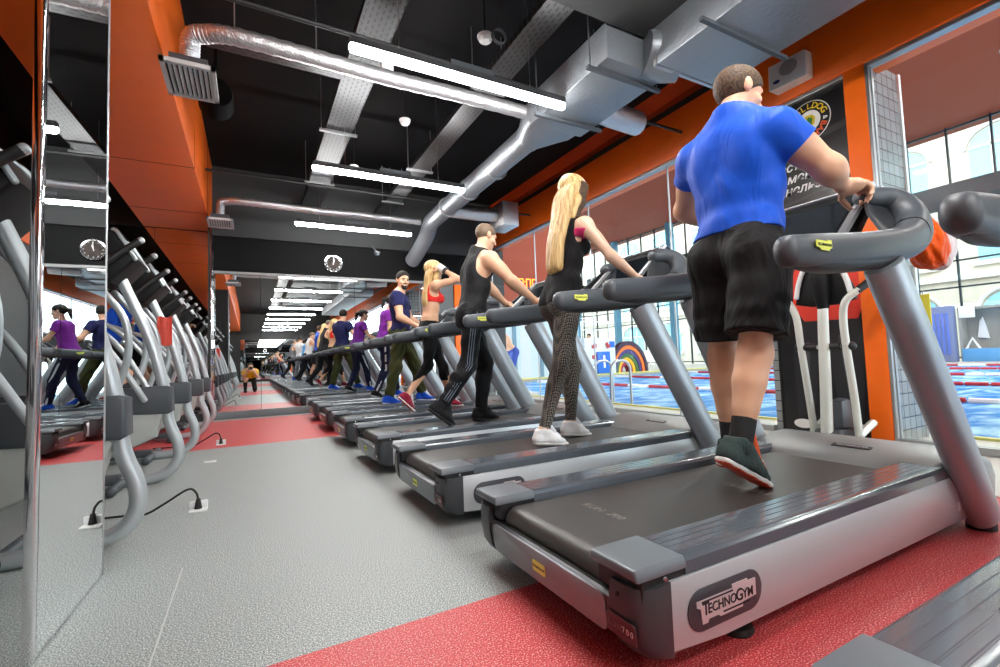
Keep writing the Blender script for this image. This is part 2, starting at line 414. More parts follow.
def cable_tray(name, x0, x1, y0, y1, z, label, along='y'):
    t = thing(name, label, 'cable tray', (x0 if along == 'y' else y0, 0, z))
    t.location = (0, 0, 0)
    bm = B()
    L_ = y1-y0
    if along == 'y':
        box(bm, (x0, y0, z), (x1, y1, z+.006)); box(bm, (x0, y0, z), (x0+.004, y1, z+.06)); box(bm, (x1-.004, y0, z), (x1, y1, z+.06))
    else:
        box(bm, (y0, x0, z), (y1, x1, z+.006)); box(bm, (y0, x0, z), (y1, x0+.004, z+.06)); box(bm, (y0, x1-.004, z), (y1, x1, z+.06))
    obj('tray', bm, tray_perf if along == 'y' else tray_perf_x, t, smooth=False)
    return t
def perf_mat(name, ax):
    m = mat(name, rgb(170, 171, 172), rough=.42, metal=.45)
    nt = m.node_tree; b = nt.nodes['Principled BSDF']; L = nt.links.new
    geo = nt.nodes.new('ShaderNodeNewGeometry'); sp = nt.nodes.new('ShaderNodeSeparateXYZ'); cb = nt.nodes.new('ShaderNodeCombineXYZ')
    L(geo.outputs['Position'], sp.inputs[0]); L(sp.outputs[ax[0]], cb.inputs[0]); L(sp.outputs[ax[1]], cb.inputs[1])
    br = nt.nodes.new('ShaderNodeTexBrick'); br.offset = .5; br.inputs['Scale'].default_value = 1
    br.inputs['Brick Width'].default_value = .075; br.inputs['Row Height'].default_value = .042; br.inputs['Mortar Size'].default_value = .0145; br.inputs['Mortar Smooth'].default_value = 0
    for k in ('Color1', 'Color2'): br.inputs[k].default_value = (.01, .01, .01, 1)
    br.inputs['Mortar'].default_value = (*rgb(94, 95, 97), 1)
    L(cb.outputs[0], br.inputs['Vector']); L(br.outputs['Color'], b.inputs['Base Color'])
    L(br.outputs['Fac'], b.inputs['Metallic'])
    return m
tray_perf = perf_mat('perforated_tray', ('Y', 'X')); tray_perf_x = perf_mat('perforated_tray_cross', ('X', 'Y'))
t = cable_tray('cable_tray', .75, 1.04, -6, YF-.1, 3.45, 'perforated steel cable tray running along the ceiling, left of the lamps')
def brackets(t, x0, x1, ys):
    for y in ys:
        bm = B(); box(bm, (x0-.06, y-.02, 3.425), (x1+.06, y+.02, 3.45)); 
        tube(bm, [(x0-.04, y, 3.45), (x0-.04, y, ZC-.01)], .005, n=6, cap='flat'); tube(bm, [(x1+.04, y, 3.45), (x1+.04, y, ZC-.01)], .005, n=6, cap='flat')
        obj('bracket', bm, alu, t)
brackets(t, .75, 1.04, (2.2, 5.35, 7.0))
t = cable_tray('cable_tray', 1.95, 2.2, -6, YF-.1, 3.45, 'perforated steel cable tray along the ceiling, right of the smoke detectors')
brackets(t, 1.95, 2.2, (3.9, 6.0, 7.4))
t = cable_tray('cable_tray', 4.02, 4.22, -.30, .74, 3.38, 'short perforated steel tray crossing to the left tray under the foil duct', 'x')

for x in (-.1, .5):
    bm = B(); tube(bm, [(x, 4.0, 3.38), (x, 4.0, ZC-.01)], .005, n=6, cap='flat'); obj('hanger_rod', bm, alu, t)
grille_m = mat('grille_grey', rgb(214, 214, 212), rough=.5)
def foil_pipe(y, z, x1, r, label):
    t = thing('air_duct', label, 'duct', (0, 0, 0))
    bm = B()
    pts = [(-.375, y+.12, z-.22), (-.375, y+.12, z-.12), (-.36, y+.1, z-.02), (-.28, y+.06, z), (-.1, y, z), (.4, y, z), (1.0, y, z-.01), (1.6, y, z), (x1, y, z)]
    Q = [Vector(p[:3]) for p in crom(pts, 14)]
    rr = [r*(1+.05*math.sin(i*2.1)+.03*random.random()) for i in range(len(Q))]
    tube(bm, Q, rr, n=14, cap='flat'); obj('foil_hose', bm, foil_m, t)
    g = obj('vent_grille', grille_bm(-.375, y+.22, z-.30), grille_m, t)
    bm = B(); box(bm, (-.52, y+.01, z-.279), (-.23, y+.43, z-.262)); obj('grille_core', bm, ink, g)
    bm = B(); box(bm, (-.49, y+.04, z-.262), (-.26, y+.40, z-.20)); obj('vent_box', bm, dark_grey, t)
    return t
def grille_bm(cx, cy, z):
    bm = B(); w, l = .33, .47
    for a, b in (((cx-w/2, cy-l/2), (cx+w/2, cy-l/2+.03)), ((cx-w/2, cy+l/2-.03), (cx+w/2, cy+l/2)), ((cx-w/2, cy-l/2), (cx-w/2+.03, cy+l/2)), ((cx+w/2-.03, cy-l/2), (cx+w/2, cy+l/2))):
        box(bm, (*a, z), (*b, z+.03))
    for k in range(9):
        x = cx-w/2+.045+k*.03
        prism(bm, [(x, z+.002), (x+.016, z+.022), (x+.019, z+.022), (x+.003, z+.002)], cy-l/2+.03, cy+l/2-.03, 'y')
    return bm
foil_pipe(3.72, 3.20, 2.38, .062, 'crinkled foil air hose and louvred grille nearest the camera, on the orange bulkhead')
foil_pipe(7.5, 3.20, 2.58, .055, 'crinkled foil air hose and small grille farther away, near the third lamp')

def rduct(bm, x0, x1, y0, y1, z0, z1):
    box(bm, (x0, y0, z0), (x1, y1, z1), bev=.012)
t = thing('ventilation_duct', 'large insulated foil ventilation duct at upper right, stepping down to a round pipe', 'duct', (0, 0, 0))
bm = B(); rduct(bm, 2.72, 3.45, -4, 2.38, 2.98, 3.28); obj('wide_section', bm, duct_m, t)
bm = B()
prism(bm, [(2.72, 2.98+.3), (2.72, 2.98), (3.45, 2.98), (3.45, 3.28)], 2.38, 2.42, 'y', bev=.01)
obj('end_flange', bm, alu, t)
bm = B(); box(bm, (2.36, 2.52, 3.02), (2.97, 3.62, 3.30), bev=.012); obj('narrow_section', bm, duct_m, t)
bm = B()
tube(bm, [(3.0, 2.40, 3.14), (2.9, 2.47, 3.15), (2.75, 2.54, 3.16)], [.17, .17, .15], n=18, flat=1.4, cap='flat', sub=4); obj('elbow', bm, duct_m, t)
bm = B()
bm.free()
for y in (2.66, 3.4):
    bm = B(); box(bm, (2.28, y-.015, 2.99), (3.05, y+.015, 3.018)); hr = obj('hanger_rail', bm, dark_grey, t)
    for x in (2.31, 3.02): bm = B(); tube(bm, [(x, y, 3.0), (x, y, ZC-.01)], .006, n=6, cap='flat'); obj('hanger_rod', bm, dark_grey, hr)
bm = B(); box(bm, (2.6, 1.88, 2.955), (3.55, 1.91, 2.98)); obj('hanger_rail', bm, dark_grey, t)
bm = B()
secs = [(3.60, .30, .14, 2.66), (3.75, .29, .14, 2.66), (4.05, .15, .145, 2.64), (4.1, .145, .145, 2.64)]
rings = []
for y, w, h, cx in secs:
    ring = []
    pw = 5 if w > .2 else 2
    for k in range(24):
        a = 2*PI*k/24; c, s = math.cos(a), math.sin(a)
        c = math.copysign(abs(c)**(2/pw), c); s = math.copysign(abs(s)**(2/pw), s)
        ring.append(bm.verts.new((cx+w*c, y, 3.16+h*s)))
    rings.append(ring)
for a, b in zip(rings, rings[1:]):
    for k in range(24): bm.faces.new((a[k], a[(k+1) % 24], b[(k+1) % 24], b[k]))
obj('reducer', bm, duct_m, t)
bm = B(); tube(bm, [(2.64, 4.08, 3.16), (2.66, 5.2, 3.16), (2.70, 7.1, 3.16), (2.72, 7.4, 3.14), (2.74, 7.6, 3.05), (2.73, 7.8, 2.93), (2.70, 8.1, 2.79), (2.68, 8.32, 2.70)], .135, n=18, sub=6, cap='flat'); obj('round_pipe', bm, duct_m, t)
for y in (4.9, 5.7, 6.5):
    bm = B(); tube(bm, [(2.68, y-.012, 3.16), (2.68, y+.012, 3.16)], .152, n=18, cap='flat'); obj('pipe_collar', bm, alu, t)
bm = B(); tube(bm, [(2.9, 3.35, 3.2), (3.2, 3.4, 3.2), (3.6, 3.45, 3.22)], [.12]*3, n=14, cap='flat'); obj('side_hose', bm, foil_m, t)
bm = B(); tube(bm, [(2.85, 6.75, 3.2), (3.3, 6.75, 3.2), (3.7, 6.75, 3.22)], [.11]*3, n=14, cap='flat'); box(bm, (3.65, 6.5, 3.0), (3.95, 7.0, 3.4), bev=.01); obj('side_hose', bm, foil_m, t)
# thin black conduit crossing under the trays
for y, z, lb in ((3.55, 3.36, 'black conduit crossing the ceiling behind the nearest lamp'), (6.85, 3.36, 'black conduit crossing the ceiling behind the second lamp')):
    bm = B(); tube(bm, [(-.5, y, z), (4.4, y, z-.02)], .018, n=8, cap='flat'); tag(obj('conduit_pipe', bm, black_paint), lb, 'pipe')

# detectors, cameras, loudspeaker, clock
def detector(x, y, z, label, r=.055):
    t = thing('smoke_detector', label, 'smoke detector', (x, y, z))
    bm = B(); lathe(bm, [(.0, -.045), (r*.6, -.043), (r*.85, -.03), (r, -.012), (r, 0), (0, 0)], n=20); obj('dome', bm, white_plastic, t)
    bm = B(); lathe(bm, [(r*1.1, 0), (r*1.1, .012), (0, .012)], n=20); obj('base', bm, white_plastic, t)
    bm = B(); tube(bm, [(0, 0, .01), (0, 0, ZC-z)], .006, n=6, cap='flat'); obj('drop_rod', bm, black_paint, t)
detector(1.75, 3.31, 3.5, 'white dome detector highest in the picture, above the nearest lamp', .062)
detector(1.48, 4.72, 3.4, 'white dome detector left of the right cable tray, above the second lamp')
detector(1.17, 5.9, 3.3, 'small white smoke detector just below the second lamp', .05)
t = thing('emergency_light', 'small white box light hanging beside the left cable tray', 'light', (1.03, 3.75, 3.3))
bm = B(); box(bm, (-.05, -.03, -.03), (.05, .05, .035), bev=.008); obj('lamp_box', bm, white_plastic, t)
bm = B(); box(bm, (-.012, 0, .03), (.012, .02, .2)); obj('bracket', bm, alu, t)
t = thing('cable_coil', 'coiled grey cable hanging beside the topmost dome detector', 'cable', (1.78, 3.12, 3.4))
bm = B()
for k in range(3):
    pts = [(.06*math.cos(a), .01*k, .06*math.sin(a)) for a in [2*PI*i/20 for i in range(21)]]
    tube(bm, pts, .006, n=6, cap='flat')
tube(bm, [(0, 0, .06), (.02, 0, .4), (0, 0, ZC-3.4)], .006, n=6, sub=4, cap='flat'); obj('coil', bm, dark_grey, t)
t = thing('security_camera', 'small round grey ceiling camera left of the bent duct end', 'camera', (1.95, 8.0, 2.72)); t.scale = (.75, .75, .75)
bm = B(); lathe(bm, [(0, -.06), (.04, -.05), (.06, -.02), (.065, 0), (.065, .03), (0, .03)], n=18); obj('dome', bm, dark_grey, t)
bm = B(); tube(bm, [(0, 0, .02), (0, .55, .30)], .015, n=8, cap='flat'); obj('arm', bm, alu, t)
# loudspeaker on the orange beam
t = thing('loudspeaker', 'white wall loudspeaker on the orange beam above the poster', 'speaker', (XG-.1, 2.31, 3.33), math.radians(6)); t.scale = (.85, .85, .8)
bm = B(); prism(bm, [(-.13, -.17), (-.11, .13), (.05, .15), (.08, -.15)], -.19, .19, 'y', bev=.02, seg=3)
obj('cabinet', bm, white_plastic, t)
grm = mat('speaker_grille', rgb(160, 162, 164), rough=.6)
bm = B(); lathe(bm, [(0, -.006), (.085, -.004), (.09, .004), (0, .004)], n=28); place(bm, (-.128, -.02, .01), (0, -1, 0), (.07, 0, 1)); obj('grille', bm, grm, t)
bm = B(); lathe(bm, [(0, -.003), (.026, -.003), (.026, .003), (0, .003)], n=20); bmesh.ops.scale(bm, vec=(1.3, .8, 1), verts=bm.verts); place(bm, (-.136, .10, -.10), (0, -1, 0), (.07, 0, 1)); obj('badge', bm, mat('navy_badge', rgb(30, 50, 110), rough=.4), t)
# clock on the black band over the far mirror
t = thing('wall_clock', 'round wall clock with silver rim on the black band above the end mirror', 'clock', (1.30, YF-.035, 2.60))
bm = B(); lathe(bm, [(.0, -.03), (.145, -.03), (.145, 0), (0, 0)], n=36, axis='y'); obj('case', bm, steel, t)
bm = B(); lathe(bm, [(.132, -.036), (.152, -.036), (.152, 0), (.145, 0), (.145, -.03), (.132, -.032), (.132, -.036)], n=36, axis='y', cap=False); obj('rim', bm, chrome, t)
dial_reflection = mat('dial_reflection', rgb(52, 45, 42), rough=.7, spec=.12, var=.7, vscale=9)  # dark blotchy dial colour stands for reflections in the clock glass
spot_black = mat('spot_black', rgb(7, 7, 8), rough=.8, spec=.1)
bm = B(); lathe(bm, [(0, -.032), (.132, -.032), (.132, -.0305), (0, -.0305)], n=36, axis='y'); obj('dial', bm, dial_reflection, t)
for a, l, n_ in ((20, .07, 'hour_hand'), (5, .11, 'minute_hand')):
    bm = B(); box(bm, (-.005, -.036, -.02), (.005, -.034, l)); bmesh.ops.rotate(bm, cent=(0, 0, 0), matrix=Matrix.Rotation(math.radians(a), 3, 'Y'), verts=bm.verts); obj(n_, bm, white_ink, t)
bm = B()
for k in range(12):
    a = 2*PI*k/12; b2 = B(); box(b2, (-.004, -.035, .105), (.004, -.033, .124)); bmesh.ops.rotate(b2, cent=(0, 0, 0), matrix=Matrix.Rotation(a, 3, 'Y'), verts=b2.verts); join(bm, b2)
obj('hour_marks', bm, alu, t)
t = thing('spot_lamp', 'black round projector lamp in the dark beside the orange bulkhead', 'lamp', (-.28, 5.0, 3.35))
bm = B(); lathe(bm, [(0, -.16), (.14, -.16), (.15, -.12), (.15, .1), (.1, .16), (0, .16)], n=22, axis='y'); obj('housing', bm, spot_black, t)
bm = B(); lathe(bm, [(0, -.165), (.12, -.165), (.12, -.158), (0, -.158)], n=22, axis='y'); obj('lens', bm, spot_black, t)
bm = B(); box(bm, (-.015, -.02, .12), (.015, .02, ZC-3.35)); obj('stem', bm, spot_black, t)
# sockets and cords on the floor
def socket(x, y, label, cord):
    t = thing('floor_socket', label, 'socket', (x, y, 0))
    bm = B(); box(bm, (-.045, -.045, 0), (.045, .045, .012), bev=.004); obj('plate', bm, white_plastic, t)
    bm = B(); lid = box(bm, (-.045, .02, .012), (.045, .032, .05), bev=.004); obj('lid', bm, white_plastic, t)
    c = thing('power_cord', cord, 'cord', (x, y, 0))
    bm = B(); tube(bm, [(0, 0, .05), (-.01, .0, .10), (-.05, .0, .125), (-.16, .02, .06), (-.25, .06, .01), (-.35, .1, .008), (-.6, .15, .01)], .006, n=8, sub=8); obj('wire', bm, rubber, c)
    bm = B(); tube(bm, [(0, 0, .012), (0, 0, .06)], [.02, .012], n=10); obj('plug', bm, rubber, c)
socket(-.265, 3.17, 'white floor socket with open lid on the grey aisle, nearest the camera', 'black power cord arching from the nearest floor socket to a cross trainer')
socket(-.28, 5.75, 'white floor socket on the red strip of the aisle', 'black power cord arching from the socket on the red strip')
bm = B(); box(bm, (-.045, -.045, 0), (.045, .045, .006), bev=.003); o = obj('floor_socket', bm, white_plastic); o.location = (-.31, 4.75, 0)
tag(o, 'closed white floor socket plate between the two plugged sockets', 'socket')
bm = B(); box(bm, (-.002, 0, 0), (.002, .85, .001)); o = obj('floor_seam', bm, mat('seam', rgb(190, 190, 188), rough=.5)); o.location = (-.245, 1.45, 0); o['kind'] = 'structure'; o.name = 'trim_19'
# ------------------------------------------------------------------ treadmills
def groove_profile(w, n, d, z):
    out = []
    for k in range(n):
        a = -w/2 + w*k/n; s = w/n
        out += [(a+s*.06, z), (a+s*.82, z), (a+s*.88, z-d), (a+s*.98, z-d)]
    return out
def make_treadmill():
    t = thing('treadmill', '', 'treadmill', (0, 0, 0))
    # rear bumper: sloped, wraps under; two corner towers
    bm = B()
    low = [(.13, .066), (.07, .062), (.034, .074), (.017, .10), (.009, .15), (.008, .178), (.02, .186), (.13, .186)]
    prism(bm, low, -.345, .345, 'y')
    tow = [(.105, .058), (.06, .058), (.030, .068), (.012, .095), (.002, .15), (0, .20), (.006, .232), (.105, .236)]
    for s in (-1, 1):
        b2 = B()
        a, b = (.335, .44)
        # corner tower with rounded outer vertical edge
        secs = [(a, 0), (.385, 0), (.415, .006), (.432, .022), (.44, .055)]
        rings = []
        for y, sx in secs:
            rings.append([b2.verts.new((min(x+sx, .105) if x < .1 else x, s*y, z)) for x, z in tow])
        for r0, r1 in zip(rings, rings[1:]):
            for k in range(len(tow)):
                b2.faces.new((r0[k], r0[(k+1) % len(tow)], r1[(k+1) % len(tow)], r1[k]))
        b2.faces.new(rings[0]); b2.faces.new(rings[-1])
        join(bm, b2)
    obj('rear_bumper', bm, bump_grey, t, ang=50)
    # inset panel with yellow badge on the slanted rear face
    ex = Vector((0, -1, 0)); ey = Vector((-.006, 0, .078)).normalized()
    n_ = ex.cross(ey)
    o0 = Vector((.012, 0, .132))
    b2 = B(); prism(b2, rrect(.62, .098, .02), 0, .008, 'z', bev=.002); place(b2, o0+n_*(-.003), ex, ey)
    ins = obj('inset_panel', b2, inset_grey, t)
    b2 = B(); prism(b2, rrect(.07, .034, .006), 0, .003, 'z'); place(b2, o0+n_*.0055, ex, ey); bg = obj('badge', b2, yellow_m, ins)
    b2 = text_bm('TECHNOGYM', .011, .0004); place(b2, o0+n_*.0090, ex, ey); obj('badge_lettering', b2, ink, bg)
    # model badge on the near corner tower
    oo = Vector((.005, -.375, .130)); n2 = n_
    b2 = B(); prism(b2, rrect(.10, .05, .008), 0, .004, 'z'); place(b2, oo+n2*.004, ex, ey); mb = obj('model_badge', b2, badge_maroon, t)
    b2 = text_bm('RUN', .020, .0006, spacing=1.35); place(b2, oo+n2*.0085-ex*.020, ex, ey); obj('badge_lettering', b2, mat_dim_ink, mb)
    b2 = text_bm('700', .021, .0006, spacing=1.35); place(b2, oo+n2*.0085+ex*.024, ex, ey); obj('badge_lettering', b2, white_ink, mb)
    # small screws
    b2 = B()
    lathe(b2, [(0, -.004), (.006, -.003), (.006, .002), (0, .002)], n=10, axis='x'); bmesh.ops.translate(b2, vec=(.0, -.365, .205), verts=b2.verts)
    obj('screw', b2, ink, t)
    # belt and rear roller
    bm = B()
    prof = [(1.66, .245), (.085, .245)]
    for k in range(1, 9):
        a = math.radians(90+k*21); prof.append((.078+.045*math.cos(a), .2+.045*math.sin(a)))
    prof += [(1.66, .16)]
    prism(bm, prof, -.258, .258, 'y'); belt = obj('running_belt', bm, belt_m, t)
    bm = B()
    for k in range(7): box(bm, (.92+.0*k, -.18+k*.03, .2452), (.955, -.165+k*.03, .2456))
    b2 = text_bm('RUN  700', .05, .0003); place(b2, (.30, .03, .2454), (0, -1, 0), (1, 0, 0)); join(bm, b2)
    obj('belt_print', bm, mat('belt_print', rgb(120, 116, 108), rough=.6) if 'belt_print' not in MATS else MATS['belt_print'], belt)
    bm = B(); box(bm, (.022, -.335, .184), (.2, .335, .1885)); obj('belt_gap_shade', bm, rubber, t)  # black strip on the bumper top stands in for the shaded gap
    bm = B(); tube(bm, [(.08, -.30, .2), (.08, .30, .2)], .035, n=16, cap='flat'); obj('rear_roller', bm, rubber, t)
    for s in (-1, 1):
        # foot rail with ribs
        bm = B()
        w = .165; yc = s*.352
        top = groove_profile(w-.03, 5, .0014, .279)
        prof = [(-w/2, .238), (-w/2+.002, .268), (-w/2+.012, .277)]+top+[(w/2-.012, .277), (w/2-.002, .268), (w/2, .238)]
        prism(bm, [(yc+a, z) for a, z in prof], .165, 1.72, 'x')
        obj('foot_rail', bm, rail_m, t, ang=25)
        # cap at the rear of the rail
        bm = B()
        b2 = B(); prism(b2, [(yc-.088, .2), (yc-.088, .262), (yc-.07, .283), (yc+.07, .283), (yc+.088, .262), (yc+.088, .2)] if False else [(yc-.086, .256), (yc-.088, .266), (yc-.078, .284), (yc+.078, .284), (yc+.088, .266), (yc+.086, .256)], -.006, .168, 'x', bev=.009, seg=3)
        join(bm, b2)
        obj('rail_cap', bm, cap_grey, t, ang=40)
        bm = B(); box(bm, (.02, yc-.078, .2), (.20, yc+.078, .258)); obj('cap_recess_shade', bm, rubber, t)  # black block colours in the shade of the recess under the cap
        bm = B(); lathe(bm, [(0, -.004), (.005, -.003), (.006, 0), (0, 0)], n=10, axis='y') if s < 0 else lathe(bm, [(0, .004), (.005, .003), (.006, 0), (0, 0)], n=10, axis='y')
        bmesh.ops.translate(bm, vec=(.088, s*.438, .247), verts=bm.verts); obj('rail_screw', bm, chrome, t)
        # side panel with the logo plate
        bm = B()
        prof = [(.098, .066), (.103, .235), (1.74, .240), (1.91, .062), (1.87, .05), (.3, .055)]
        prism(bm, prof, s*.405, s*.438, 'y', bev=.006, seg=2)
        sp = obj('side_panel', bm, silver, t)
        bm = B(); prism(bm, [(.10, .236), (1.70, .241), (1.70, .262), (.10, .258)], s*.36, s*.428, 'y'); obj('panel_gap_shade', bm, rubber, t)  # black filler paints the shade between side panel and foot rail
        ex = Vector((1, 0, 0)) if s < 0 else Vector((-1, 0, 0)); ey = Vector((0, 0, 1))
        o0 = Vector((.305, s*.4385, .142))
        b2 = B(); prism(b2, rrect(.295, .104, .05, 8), 0, .003, 'z', bev=.0012); place(b2, o0, ex, ey); pl = obj('logo_plate', b2, badge_dark, sp)
        em = [(-.115, .012), (-.105, .030), (.035, .030), (.045, .040), (.100, .040), (.100, .030), (.115, .030), (.115, -.006), (.075, -.010), (.060, -.026), (.0, -.026), (-.010, -.040), (-.060, -.040), (-.066, -.030), (-.100, -.030), (-.100, .005)]
        em = [(-.118, .024), (.020, .024), (.020, .034), (.085, .034), (.085, .028), (.118, .028), (.118, -.016), (.060, -.020), (.060, -.032), (-.030, -.032), (-.040, -.026), (-.075, -.026), (-.080, -.034), (-.100, -.034), (-.104, .004), (-.118, .010)]
        b2 = B(); prism(b2, em, 0, .0025, 'z'); place(b2, o0+Vector((0, s*.003, 0)), ex, ey); e = obj('emblem', b2, plaque, pl)
        bmt = B()
        for ch, x, sz in (('T', -.086, .044), ('ECHNO', -.022, .034), ('G', .047, .044), ('YM', .083, .034)):
            b2 = text_bm(ch, sz, .0006, bold=.012)
            bmesh.ops.scale(b2, vec=(.95 if len(ch) > 1 else .95, 1, 1), verts=b2.verts)
            place(b2, o0+Vector((0, s*.0062, 0))+ex*x+ey*(-.002 if sz < .04 else .0), ex, ey); join(bmt, b2)
        for x0, x1, y0 in ((-.100, .022, .0195), (-.02, .09, -.0235)):
            b2 = B(); box(b2, (x0, y0-.002, 0), (x1, y0+.002, .0008)); place(b2, o0+Vector((0, s*.0056, 0)), ex, ey); join(bmt, b2)
        obj('lettering', bmt, ink, pl)
        # masts
        bm = B()
        pts = [(1.955, s*.462, .055), (1.62, s*.452, .60), (1.350, s*.435, 1.06), (1.335, s*.434, 1.085)]
        tube(bm, pts, [.080, .085, .086, .080], n=20, sub=4, up=(1, 0, .6), flat=.70, cap='flat')
        m_ = obj('mast', bm, mast_m, t)
        bm = B(); lathe(bm, [(0, -.005), (.05, 0), (.05, .03), (.035, .05), (0, .05)], n=18); bmesh.ops.translate(bm, vec=(1.95, s*.455, .0), verts=bm.verts); obj('mast_foot', bm, rubber, t)
        bm = B(); prism(bm, rrect(.028, .036, .002), 0, .001, 'z'); place(bm, (1.79, s*.439, .115), ex, ey); obj('sticker', bm, white_plastic, sp)
        # levelling foot
        bm = B(); lathe(bm, [(0, 0), (.045, 0), (.05, .008), (.046, .02), (.02, .028), (.009, .032), (.009, .09), (0, .09)], n=22); bmesh.ops.translate(bm, vec=(.42, s*.375, 0), verts=bm.verts); obj('levelling_foot', bm, rubber, t)
        # padded arm
        bm = B()
        pts = [(.735, s*.418, 1.105), (.87, s*.424, 1.112), (1.15, s*.430, 1.14), (1.45, s*.426, 1.185), (1.63, s*.412, 1.235), (1.76, s*.385, 1.305), (1.81, s*.345, 1.385), (1.80, s*.300, 1.445), (1.745, s*.270, 1.470), (1.67, s*.25, 1.465)]
        rad = [.052, .061, .064, .067, .072, .076, .076, .072, .062, .050]
        tube(bm, pts, rad, n=20, sub=6, flat=.80, power=2.5)
        a_ = obj('handrail', bm, pad_m, t, ang=60)
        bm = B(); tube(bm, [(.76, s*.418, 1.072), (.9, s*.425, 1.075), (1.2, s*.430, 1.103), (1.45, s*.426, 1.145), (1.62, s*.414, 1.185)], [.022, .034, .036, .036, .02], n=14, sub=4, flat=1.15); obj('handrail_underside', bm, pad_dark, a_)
        bm = B(); tube(bm, [(1.675, s*.4035, 1.255), (1.681, s*.4025, 1.258)], .0748, n=20, flat=.82, cap='flat', power=2.5); obj('handrail_seam', bm, ink, a_)
        bm = B(); loop = [(1.40, s*.428, 1.19), (1.63, s*.412, 1.25), (1.76, s*.385, 1.31), (1.80, s*.345, 1.385), (1.79, s*.300, 1.445), (1.74, s*.270, 1.465), (1.65, s*.25, 1.45), (1.55, s*.30, 1.36), (1.46, s*.37, 1.27)]
        c0 = Vector((0, 0, 0))
        for q_ in loop: c0 += Vector(q_)/len(loop)
        c1 = c0+Vector((.055, -s*.02, -.02)); rings = []
        for f_ in (1.0, .75, .5, .25): rings.append([bm.verts.new(c0.lerp(Vector(q_), f_)+(c1-c0)*(1-f_*f_)) for q_ in loop])
        for r0, r1 in zip(rings, rings[1:]):
            for k_ in range(len(loop)): bm.faces.new((r0[k_], r0[(k_+1) % len(loop)], r1[(k_+1) % len(loop)], r1[k_]))
        bm.faces.new(rings[-1]); bmesh.ops.recalc_face_normals(bm, faces=bm.faces); bmesh.ops.solidify(bm, geom=bm.faces[:], thickness=.012)
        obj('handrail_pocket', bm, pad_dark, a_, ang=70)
        lo = [(-.045, .014), (.02, .014), (.02, .018), (.045, .018), (.045, -.008), (.03, -.012), (.03, -.018), (-.02, -.018), (-.025, -.012), (-.045, -.008)]
        b2 = B(); prism(b2, lo, 0, .003, 'z'); place(b2, (.84, s*.4725, 1.122), ex, (0, 0, 1)); lg = obj('handrail_badge', b2, yellow_m, a_)
        b2 = text_bm('TECHNOGYM', .013, .0005); place(b2, (.84, s*.4765, 1.122), ex, (0, 0, 1)); obj('badge_lettering', b2, ink, lg)
    # frame under the deck
    bm = B(); box(bm, (.16, -.40, .07), (1.75, .40, .155), bev=.01); obj('deck_frame', bm, rubber, t)
    # motor hood
    bm = B()
    secs = [(-.405, -.02, .9), (-.37, 0, 1), (.37, 0, 1), (.405, -.02, .9)]
    prof = [(1.66, .245), (1.70, .275), (1.90, .318), (2.02, .318), (2.10, .285), (2.135, .21), (2.125, .12), (2.07, .07), (1.66, .07)]
    prism(bm, prof, -.405, .405, 'y', bev=.022, seg=3); hood = obj('motor_hood', bm, hood_m, t)
    for s in (-1, 1):
        bm = B(); prism(bm, [(1.86, .06), (1.80, .16), (1.90, .255), (2.03, .30), (2.14, .27), (2.19, .19), (2.16, .10), (2.08, .06)], s*.30, s*.455, 'y', bev=.03, seg=3); obj('hood_side', bm, hood_m, t)
    slope = Vector((.20, 0, .043)).normalized()
    b2 = B(); prism(b2, rrect(.17, .036, .006), 0, .003, 'z'); place(b2, (1.815, -.05, .3005), (0, -1, 0), slope); hp = obj('hood_plate', b2, badge_dark, hood)
    b2 = text_bm('TECHNOGYM', .022, .0006); place(b2, (1.815, -.05, .3045), (0, -1, 0), slope); obj('lettering', b2, white_ink, hp)
    # console
    bm = B()
    prof = [(1.47, 1.24), (1.52, 1.205), (1.57, 1.215), (1.87, 1.52), (1.855, 1.545), (1.82, 1.555)]
    prism(bm, prof, -.235, .235, 'y', bev=.012, seg=2); con = obj('console', bm, console_black, t)
    fdir = Vector((.35, 0, .315)).normalized()
    o0 = Vector((1.645, 0, 1.3975)); ex = Vector((0, -1, 0)); nn = ex.cross(fdir)
    b2 = B(); prism(b2, rrect(.36, .30, .015), 0, .004, 'z'); place(b2, o0+nn*.001, ex, fdir); obj('screen', b2, screen_m, con)
    for s in (-1, 1):
        b2 = B(); prism(b2, rrect(.030, .46, .010), 0, .022, 'z', bev=.004); place(b2, o0+nn*.002+ex*(s*.225), ex, fdir); obj('console_trim', b2, silver, con)
    b2 = B(); prism(b2, rrect(.48, .014, .006), 0, .014, 'z', bev=.003); place(b2, o0+nn*.0+fdir*.225, ex, fdir); obj('console_trim', b2, silver, con)
    bm = B()
    for s in (-1, 1): tube(bm, [(1.48, s*.40, 1.185), (1.52, s*.30, 1.20), (1.54, s*.2, 1.205)], [.035, .035, .03], n=12, sub=4)
    tube(bm, [(1.54, -.2, 1.205), (1.54, .2, 1.205)], .03, n=12); obj('cross_bar', bm, pad_dark, t)
    return t
mat_dim_ink = mat('dim_ink', rgb(130, 110, 112), rough=.5)
X0 = .79; PITCH = 1.25; Y1 = 1.27
tm = make_treadmill()
def tread_place(o, k): o.location = (X0, Y1+PITCH*k, 0)
tread_place(tm, 0)
tm['label'] = 'nearest full treadmill, carrying the man in the blue T-shirt'
labels = {1: 'second treadmill, under the long-haired blonde woman in patterned leggings', 2: 'third treadmill, under the man in the black tank top',
          3: 'fourth treadmill, under the woman in the red sports bra', 4: 'fifth treadmill, under the bearded man in navy', 5: 'last treadmill before the end wall mirror, under the woman in purple'}
for k, l in labels.items():
    c = copy_tree(tm); tread_place(c, k); c['label'] = l
c = copy_tree(tm); tread_place(c, -1); c['label'] = 'empty treadmill cut off at the lower right picture corner'
for k in range(-2, -8, -1):
    c = copy_tree(tm); tread_place(c, k); c['label'] = 'treadmill behind the camera, seen only as a reflection in the end wall mirror'; c['group'] = 'treadmills behind the camera'

